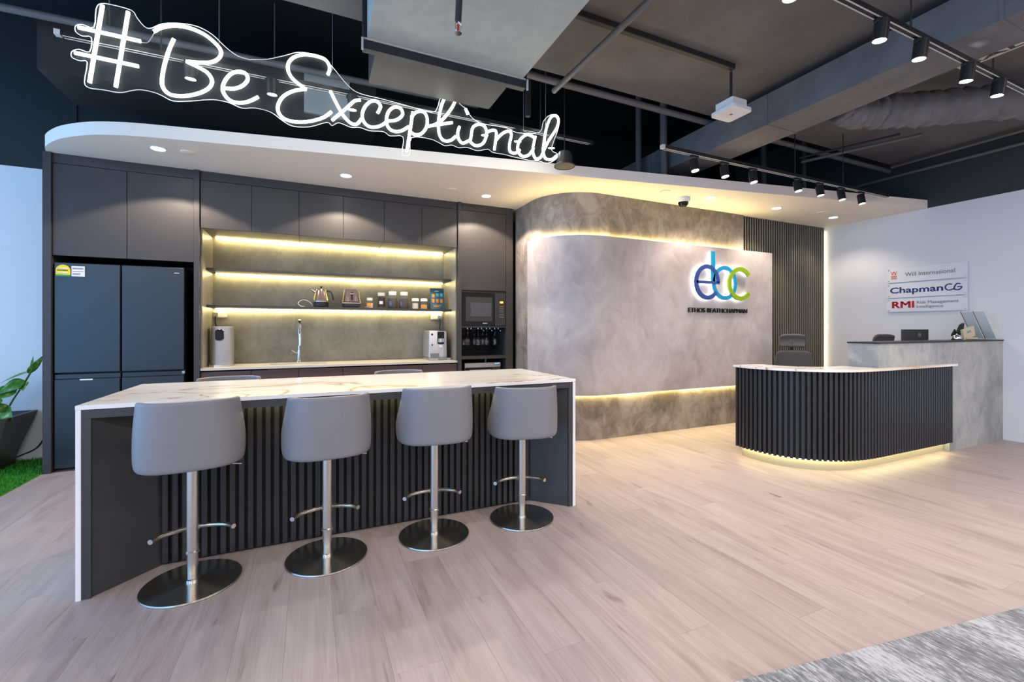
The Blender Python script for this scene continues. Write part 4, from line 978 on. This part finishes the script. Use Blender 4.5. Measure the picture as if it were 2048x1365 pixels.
# ------------------------------------------------------------------ ceiling services
def cyl_thing(name, label, cat, pts, r, m, group=None, n=12): return tag(obj(name, tube(nb(), pts, r, n), m, smooth=60), label, cat, group)
gd = thing('air_duct', 'pale grey wrapped rectangular duct hanging above the bar', 'duct', (.88, 1.5, 3.1))
B('casing', M_GREYDUCT, gd, -.55, .545, -1.6, 1.45, 0, .34)
B('flange', M_PIPED, gd, -.575, .57, 1.45, 1.50, -.065, .34)
B('angle_bar', M_TRACKW, gd, -.585, .58, 1.440, 1.449, -.008, -.001)
for sx in (-.586, .570): B('bracket', M_TRACKW, gd, sx, sx+.012, 1.43, 1.44, -.085, -.008)
for sx in (-.575, .57): obj('hanger_rod', tube(nb(), [(sx, 1.44, -.02), (sx, 1.44, .349)], .005, 6), M_PIPED, gd)
dd = thing('air_duct', 'dark painted duct continuing beyond the pale wrapped duct', 'duct', (.86, 3.2, 3.06))
B('casing', M_DUCTD, dd, -.47, .475, -.19, .20, 0, .385); B('end_cap', M_PIPED, dd, -.46, .465, .20, .215, .005, .6)
rdct = thing('air_duct', 'large dark rectangular duct running from upper right towards the soffit', 'duct', (3.95, 2.6, 3.1))
B('casing', M_DUCT, rdct, -.20, .20, -3.2, 2.9, 0, .275)
for yy in (-1.4, .1, 1.6): B('seam', M_DUCT, rdct, -.206, .206, yy, yy+.02, -.005, .27)
zs_ = thing('metal_strip', 'pale metal strip stamped with letters beside the large dark duct', 'strip', (4.235, 1.25, 3.13))
B('plate', M_ZINC, zs_, -.055, .055, -.9, .34, 0, .004)
bm = text_bm('SAD', .34, .055, .001, bold=.02)
# reading runs from far (+y) to near (-y), capitals' tops towards -x, seen from below
Mt = Matrix(((0, 0, -1, .03), (-1, 0, 0, .30), (0, 1, 0, -.001), (0, 0, 0, 1)))
obj('lettering', move(bm, Mt), M_PRINT, zs_)
B('slot', M_PRINT, zs_, .0, .02, -.55, -.10, -.002, 0)
# crumpled flexible duct
fx = nb(); P = catmull([(4.255, 2.40, 3.22), (4.5, 2.32, 3.20), (4.9, 2.10, 3.20), (5.4, 1.80, 3.22), (6.1, 1.45, 3.25)], 14)
tube(fx, P, [.09+.05*min(1, i/8)+.012*math.sin(i*1.9)+random.uniform(-.008, .008) for i in range(len(P))], 20)
for v in fx.verts: v.co += Vector((random.uniform(-1, 1), random.uniform(-1, 1), random.uniform(-1, 1)))*.010
tag(obj('flexible_duct', fx, M_DUCT, smooth=60), 'crumpled dark flexible duct off the large rectangular duct', 'duct')
cyl_thing('conduit', 'grey pipe running in depth under the slab right of the pale duct', 'pipe', [(1.955, -.5, 3.30), (1.905, 3.33, 3.30)], .024, M_PIPE)
cyl_thing('conduit', 'grey pipe along the edge of the ceiling slab above the soffit', 'pipe', [(1.42, 3.40, 3.43), (7.17, 3.40, 3.40)], .030, M_PIPE)
B_ = tag(obj('cable_channel', box(nb(), 1.62, 3.20, 2.585, 2.625, 3.405, 3.449, .004), M_PIPED), 'black channel under the slab leading to the white access point', 'channel')
cyl_thing('conduit', 'upper of two thin pipes under the slab left of the right wall', 'pipe', [(6.95, -1, 3.40), (7.02, 3.30, 3.40)], .018, M_PIPE)
cyl_thing('conduit', 'lower of two thin pipes on the black strip of the right wall', 'pipe', [(7.14, -1, 3.30), (7.14, 3.9, 3.30)], .020, M_PIPE)
cyl_thing('conduit', 'thin pipe slanting under the slab right of the large duct', 'pipe', [(5.55, 3.55, 3.33), (5.93, 2.52, 3.33)], .018, M_PIPE)
cyl_thing('conduit', 'second thin pipe slanting under the slab right of the large duct', 'pipe', [(5.42, 3.50, 3.34), (5.74, 2.62, 3.34)], .012, M_PIPED)
cyl_thing('drop_pipe', 'thick vertical pipe in the recess right of the neon sign', 'pipe', [(3.64, 4.3, 2.906), (3.64, 4.3, 4.299)], .035, M_PIPE)
cyl_thing('drop_pipe', 'vertical pipe with collar beside the large duct', 'pipe', [(3.66, 3.9, 2.906), (3.66, 3.9, 4.299)], .040, M_PIPE)
cyl_thing('drop_pipe', 'vertical pipe standing on the soffit behind the track lights', 'pipe', [(6.3, 4.6, 2.906), (6.3, 4.6, 4.299)], .04, M_PIPE)
cyl_thing('drop_pipe', 'vertical pipe standing on the soffit near the right wall', 'pipe', [(6.95, 4.4, 2.906), (6.95, 4.4, 4.299)], .03, M_PIPE)
cyl_thing('brace_pipe', 'slanting grey pipe low in the recess right of the neon sign', 'pipe', [(2.95, 4.9, 2.95), (3.70, 4.57, 3.19)], .030, M_PIPE)
tag(obj('hanger_bar', box(nb(), 1.70, 1.74, 3.44, 3.48, 3.10, 4.299), M_PIPED), 'black vertical hanger bar beside the end of the pale duct', 'hanger')
# recess ducting behind the neon sign
lv = thing('air_duct', 'dark duct in the recess behind the left half of the neon sign', 'duct', (-.6, 4.9, 3.25))
B('casing', M_DUCTD, lv, -1.3, 1.2, -.3, .3, 0, .45); B('damper', M_GREYDUCT, lv, .55, .95, -.33, -.3, .03, .42)
for xx in (-.9, .3): obj('hanger_rod', tube(nb(), [(xx, -.2, .45), (xx, -.2, 1.049)], .006, 6), M_PIPE, lv)
cyl_thing('conduit', 'sloping pipe behind the hash mark of the neon sign', 'pipe', [(-2.6, 4.4, 3.55), (1.6, 4.4, 3.60)], .028, M_PIPE)
# access point
ap = thing('access_point', 'white square access point hanging from a drop pipe', 'access point', (3.20, 2.63, 3.05))
obj('drop_pipe', tube(nb(), [(0, 0, .09), (0, 0, .354)], .011, 8), M_PIPED, ap)
B('back_box', M_WHITEP, ap, -.085, .085, -.085, .085, .03, .10, .006)
obj('cover', prism(nb(), rrect(.115, .115, .03), 0, .026), M_WHITEP, ap, smooth=30)
obj('sensor_eye', lathe(nb(), [(.012, 0), (.010, -.003), (0, -.004)], 12), M_GREYPRINT, ap)
# sprinkler heads
sh = thing('sprinkler', 'pendent sprinkler with red glass bulb below the pale duct', 'sprinkler', (.735, 2.33, 2.875))
obj('pipe', tube(nb(), [(-.06, -.5, .19), (-.02, -.15, .19), (0, -.02, .17), (0, 0, .06)], .018, 10), M_PIPED, sh, smooth=60)
obj('bulb', lathe(nb(), [(0, .005), (.007, .012), (.007, .04), (0, .048)], 10), M_BULB, sh, smooth=40)
for sx in (-1, 1): obj('frame_arm', tube(nb(), [(0, 0, .06), (sx*.018, 0, .04), (sx*.014, 0, .01), (0, 0, -.004)], .004, 6), M_CHROME, sh)
obj('deflector', lathe(nb(), [(.020, -.006), (.020, -.003), (0, -.003)], 14), M_CHROME, sh)
# pendant speaker
pk = thing('pendant_speaker', 'dark dome shaped pendant speaker just right of the neon sign', 'speaker', (2.185, 3.62, 2.79))
obj('shell', lathe(nb(), [(.098, 0), (.098, .012), (.075, .03), (.070, .10), (.055, .135), (.02, .145), (0, .146)], 32, cap=False), M_DGREY, pk, smooth=35)
obj('grille', lathe(nb(), [(.094, .004), (0, .0)], 32), mat('speaker_grille', (.16, .14, .12), .6), pk)
obj('cable', tube(nb(), [(0, 0, .145), (0, 0, 1.5)], .004, 6), M_PIPED, pk)

# ------------------------------------------------------------------ lighting tracks
def track(label, x0, x1, y, z, top, wires):
    t = thing('light_track', label, 'lighting track', ((x0+x1)/2, y, z), 0, 'lighting tracks'); h = (x1-x0)/2
    B('rail', M_TRACK, t, -h, h, -.018, .018, 0, .032, .002)
    for sy in (-.0165, .0105): B('lip', M_TRACKW, t, -h+.01, h-.01, sy, sy+.006, -.003, .0)
    B('end_cap', M_TRACKW, t, -h-.03, -h, -.018, .018, 0, .032); B('end_cap', M_TRACK, t, h, h+.03, -.018, .018, 0, .032)
    for w in wires: obj('suspension_rod', tube(nb(), [(w-(x0+x1)/2, 0, .03), (w-(x0+x1)/2, 0, top-z-.001)], .005, 6), M_PIPED, t)
    return t
track('black lighting track in front of the logo wall soffit', 2.84, 6.31, 3.02, 2.845, 3.449, (4.62, 5.45))
track('black lighting track at upper right with bright cool spotlights', 1.0, 5.6, 1.43, 3.005, 3.449, (3.25, 4.3))
track('black lighting track behind the neon sign', -1.4, 2.50, 3.66, 3.07, 4.299, (-.9, 1.95))
def spotlight(label, loc, tilt, yaw, lampm, group, up=0):
    t = thing('track_spotlight', label, 'spotlight', loc, 0, group)
    MR = R(yaw, 'Z') @ R(tilt, 'X')
    obj('adapter', box(nb(), -.045, .045, -.016, .016, -.022, -.001, .003), M_TRACK, t)
    obj('arm', tube(nb(), [(.035, 0, -.02), (.036, 0, -.06), (.034, .0, -.075)], .006, 6), M_TRACK, t)
    obj('body', lathe(nb(), [(.030, .055), (.037, .05), (.037, -.055), (.033, -.06), (.030, -.035)], 22, M=T((0, 0, -.085+up)) @ MR, cap=False), M_TRACK, t, smooth=35)
    obj('lens', lathe(nb(), [(.031, -.052), (0, -.052)], 22, M=T((0, 0, -.085+up)) @ MR), lampm, t)
    return t
order = ('leftmost', 'second from left', 'third from left', 'fourth from left', 'third from right', 'second from right', 'rightmost')
s0 = spotlight('leftmost of the row of black spotlights before the logo wall', (3.20, 3.02, 2.844), -.18, 0, M_LAMP, 'spotlights before the logo wall')
for xx, od in zip((3.585, 3.98, 4.66, 5.035, 5.42, 5.80), order[1:]):
    dup(s0, (xx, 3.02, 2.844), 0, od+' of the row of black spotlights before the logo wall')
s1 = spotlight('bright spotlight on the upper right track, cut off nearest the camera end', (2.161, 1.43, 3.004), .12, .2, M_LAMPC, 'spotlights on the upper right track', .03)
for xx, lab in zip((2.936, 3.356, 3.937, 4.38, 5.2), ('second bright spotlight along the upper right track', 'third bright spotlight along the upper right track', 'bright spotlight just left of the track end at upper right', 'bright spotlight at the right end seen of the upper right track', 'spotlight on the far end of the upper right track, outside the frame')):
    dup(s1, (xx, 1.43, 3.004), 0, lab)
s2 = spotlight('spotlight behind the letter B of the neon sign', (-.74, 3.66, 3.069), .1, 0, M_LAMP, 'spotlights behind the neon sign', .035)
for xx, lab in zip((-.25, .30, 1.40, 1.72, 2.07), ('spotlight between the e and big E of the neon sign', 'spotlight behind the x of the neon sign', 'spotlight behind the i of the neon sign', 'spotlight behind the n of the neon sign', 'spotlight behind the last letter of the neon sign')):
    dup(s2, (xx, 3.66, 3.069), 0, lab)

# ------------------------------------------------------------------ planter and plant
pl = thing('planter', 'dark brown square planter with flared curved sides', 'planter', (-2.70, 5.52, .004))
bm = nb(); prof = [(0, .205), (.08, .215), (.18, .24), (.30, .275), (.40, .305), (.48, .325)]
rings = [[bm.verts.new((sx*w, sy*w*.76, z)) for sx, sy in ((-1,-1),(1,-1),(1,1),(-1,1))] for z, w in prof]
rings += [[bm.verts.new((sx*w, sy*w*.76, z)) for sx, sy in ((-1,-1),(1,-1),(1,1),(-1,1))] for z, w in ((.48, .295), (.43, .285))]
for a, b in zip(rings, rings[1:]):
    for i in range(4): bm.faces.new((a[i], a[(i+1)%4], b[(i+1)%4], b[i]))
bm.faces.new(rings[0][::-1])
obj('pot', bm, M_PLANTER, pl)
obj('soil', box(nb(), -.285, .285, -.21, .21, .40, .432), M_SOIL, pl)
vp = thing('potted_plant', 'variegated vine with broad green leaves growing in the brown planter', 'plant', (-2.62, 5.50, .436))
def leaf(parent, base, tip, width, droop=.04, fold=.25, roll=0.0):
    b, t = Vector(base), Vector(tip); ax = t-b; L = ax.length; ax.normalize()
    side = ax.cross(Vector((0, -1, .35))).normalized(); side = Matrix.Rotation(roll, 3, ax) @ side; up = side.cross(ax)
    bm = nb(); g = []
    n = 9
    for i in range(n+1):
        u = i/n; w = width*(math.sin(PI*min(1, u*1.02)**.62))*(1 if i not in (0, n) else .02); c0 = b+ax*L*u-up*0+Vector((0, 0, -droop*u*u))
        g.append([bm.verts.new(c0+side*w*s+up*(abs(s)*w*fold)) for s in (-1, -.5, 0, .5, 1)])
    for p, q in zip(g, g[1:]):
        for i in range(4): bm.faces.new((p[i], p[i+1], q[i+1], q[i]))
    o = obj('leaf', bm, M_LEAF, parent, smooth=0); m_ = o.modifiers.new('solid', 'SOLIDIFY'); m_.thickness = .0015
    return o
def W_(x, y, z): return (x+2.62, y-5.50, z-.436)
for pts in ([W_(-2.50, 5.5, .44), W_(-2.44, 5.5, .60), W_(-2.36, 5.5, .76), W_(-2.31, 5.5, .87), W_(-2.27, 5.49, .95)],
            [W_(-2.55, 5.48, .44), W_(-2.52, 5.46, .55), W_(-2.49, 5.44, .66)], [W_(-2.6, 5.5, .44), W_(-2.62, 5.45, .6), W_(-2.66, 5.42, .78)], [W_(-2.46, 5.5, .44), W_(-2.45, 5.42, .52), W_(-2.43, 5.40, .54)], [W_(-2.7, 5.5, .44), W_(-2.75, 5.45, .6), W_(-2.8, 5.4, .7)]):
    obj('stem', tube(nb(), catmull(pts, 4), .007, 6), M_STEM, vp, smooth=60)
for b, t, w, dr, ro in ((W_(-2.335, 5.50, .855), W_(-2.205, 5.47, 1.02), .030, -.01, .9), (W_(-2.31, 5.5, .90), W_(-2.295, 5.5, 1.015), .010, 0, .2), (W_(-2.32, 5.5, .87), W_(-2.49, 5.45, .80), .032, .02, .9), (W_(-2.35, 5.5, .79), W_(-2.50, 5.43, .70), .062, .02, .3), (W_(-2.36, 5.5, .77), W_(-2.33, 5.42, .705), .045, .0, .2),
                        (W_(-2.40, 5.5, .72), W_(-2.58, 5.40, .66), .060, .02, .1), (W_(-2.49, 5.44, .66), W_(-2.56, 5.36, .55), .060, .02, .1), (W_(-2.47, 5.44, .56), W_(-2.36, 5.34, .47), .060, .03, .3), (W_(-2.5, 5.44, .52), W_(-2.58, 5.32, .46), .055, .02, 0), (W_(-2.66, 5.42, .78), W_(-2.58, 5.34, .72), .055, .02, 0),
                        (W_(-2.66, 5.42, .78), W_(-2.78, 5.38, .86), .05, .02, 0), (W_(-2.8, 5.4, .7), W_(-2.9, 5.32, .66), .06, .03, 0), (W_(-2.62, 5.45, .6), W_(-2.7, 5.3, .56), .06, .02, 0), (W_(-2.75, 5.45, .6), W_(-2.68, 5.33, .66), .055, .02, .3), (W_(-2.43, 5.40, .54), W_(-2.48, 5.33, .62), .04, 0, .5)):
    leaf(vp, b, t, w, dr, .22, ro)
tag(obj('power_cable', tube(nb(), catmull([(-2.53, 5.775, .045), (-2.49, 5.775, .062), (-2.39, 5.775, .115), (-2.333, 5.775, .205), (-2.25, 5.775, .33)], 5), .006, 6), M_RUBBER, smooth=60), 'black cable rising along the white wall between planter and fridge housing', 'cable')
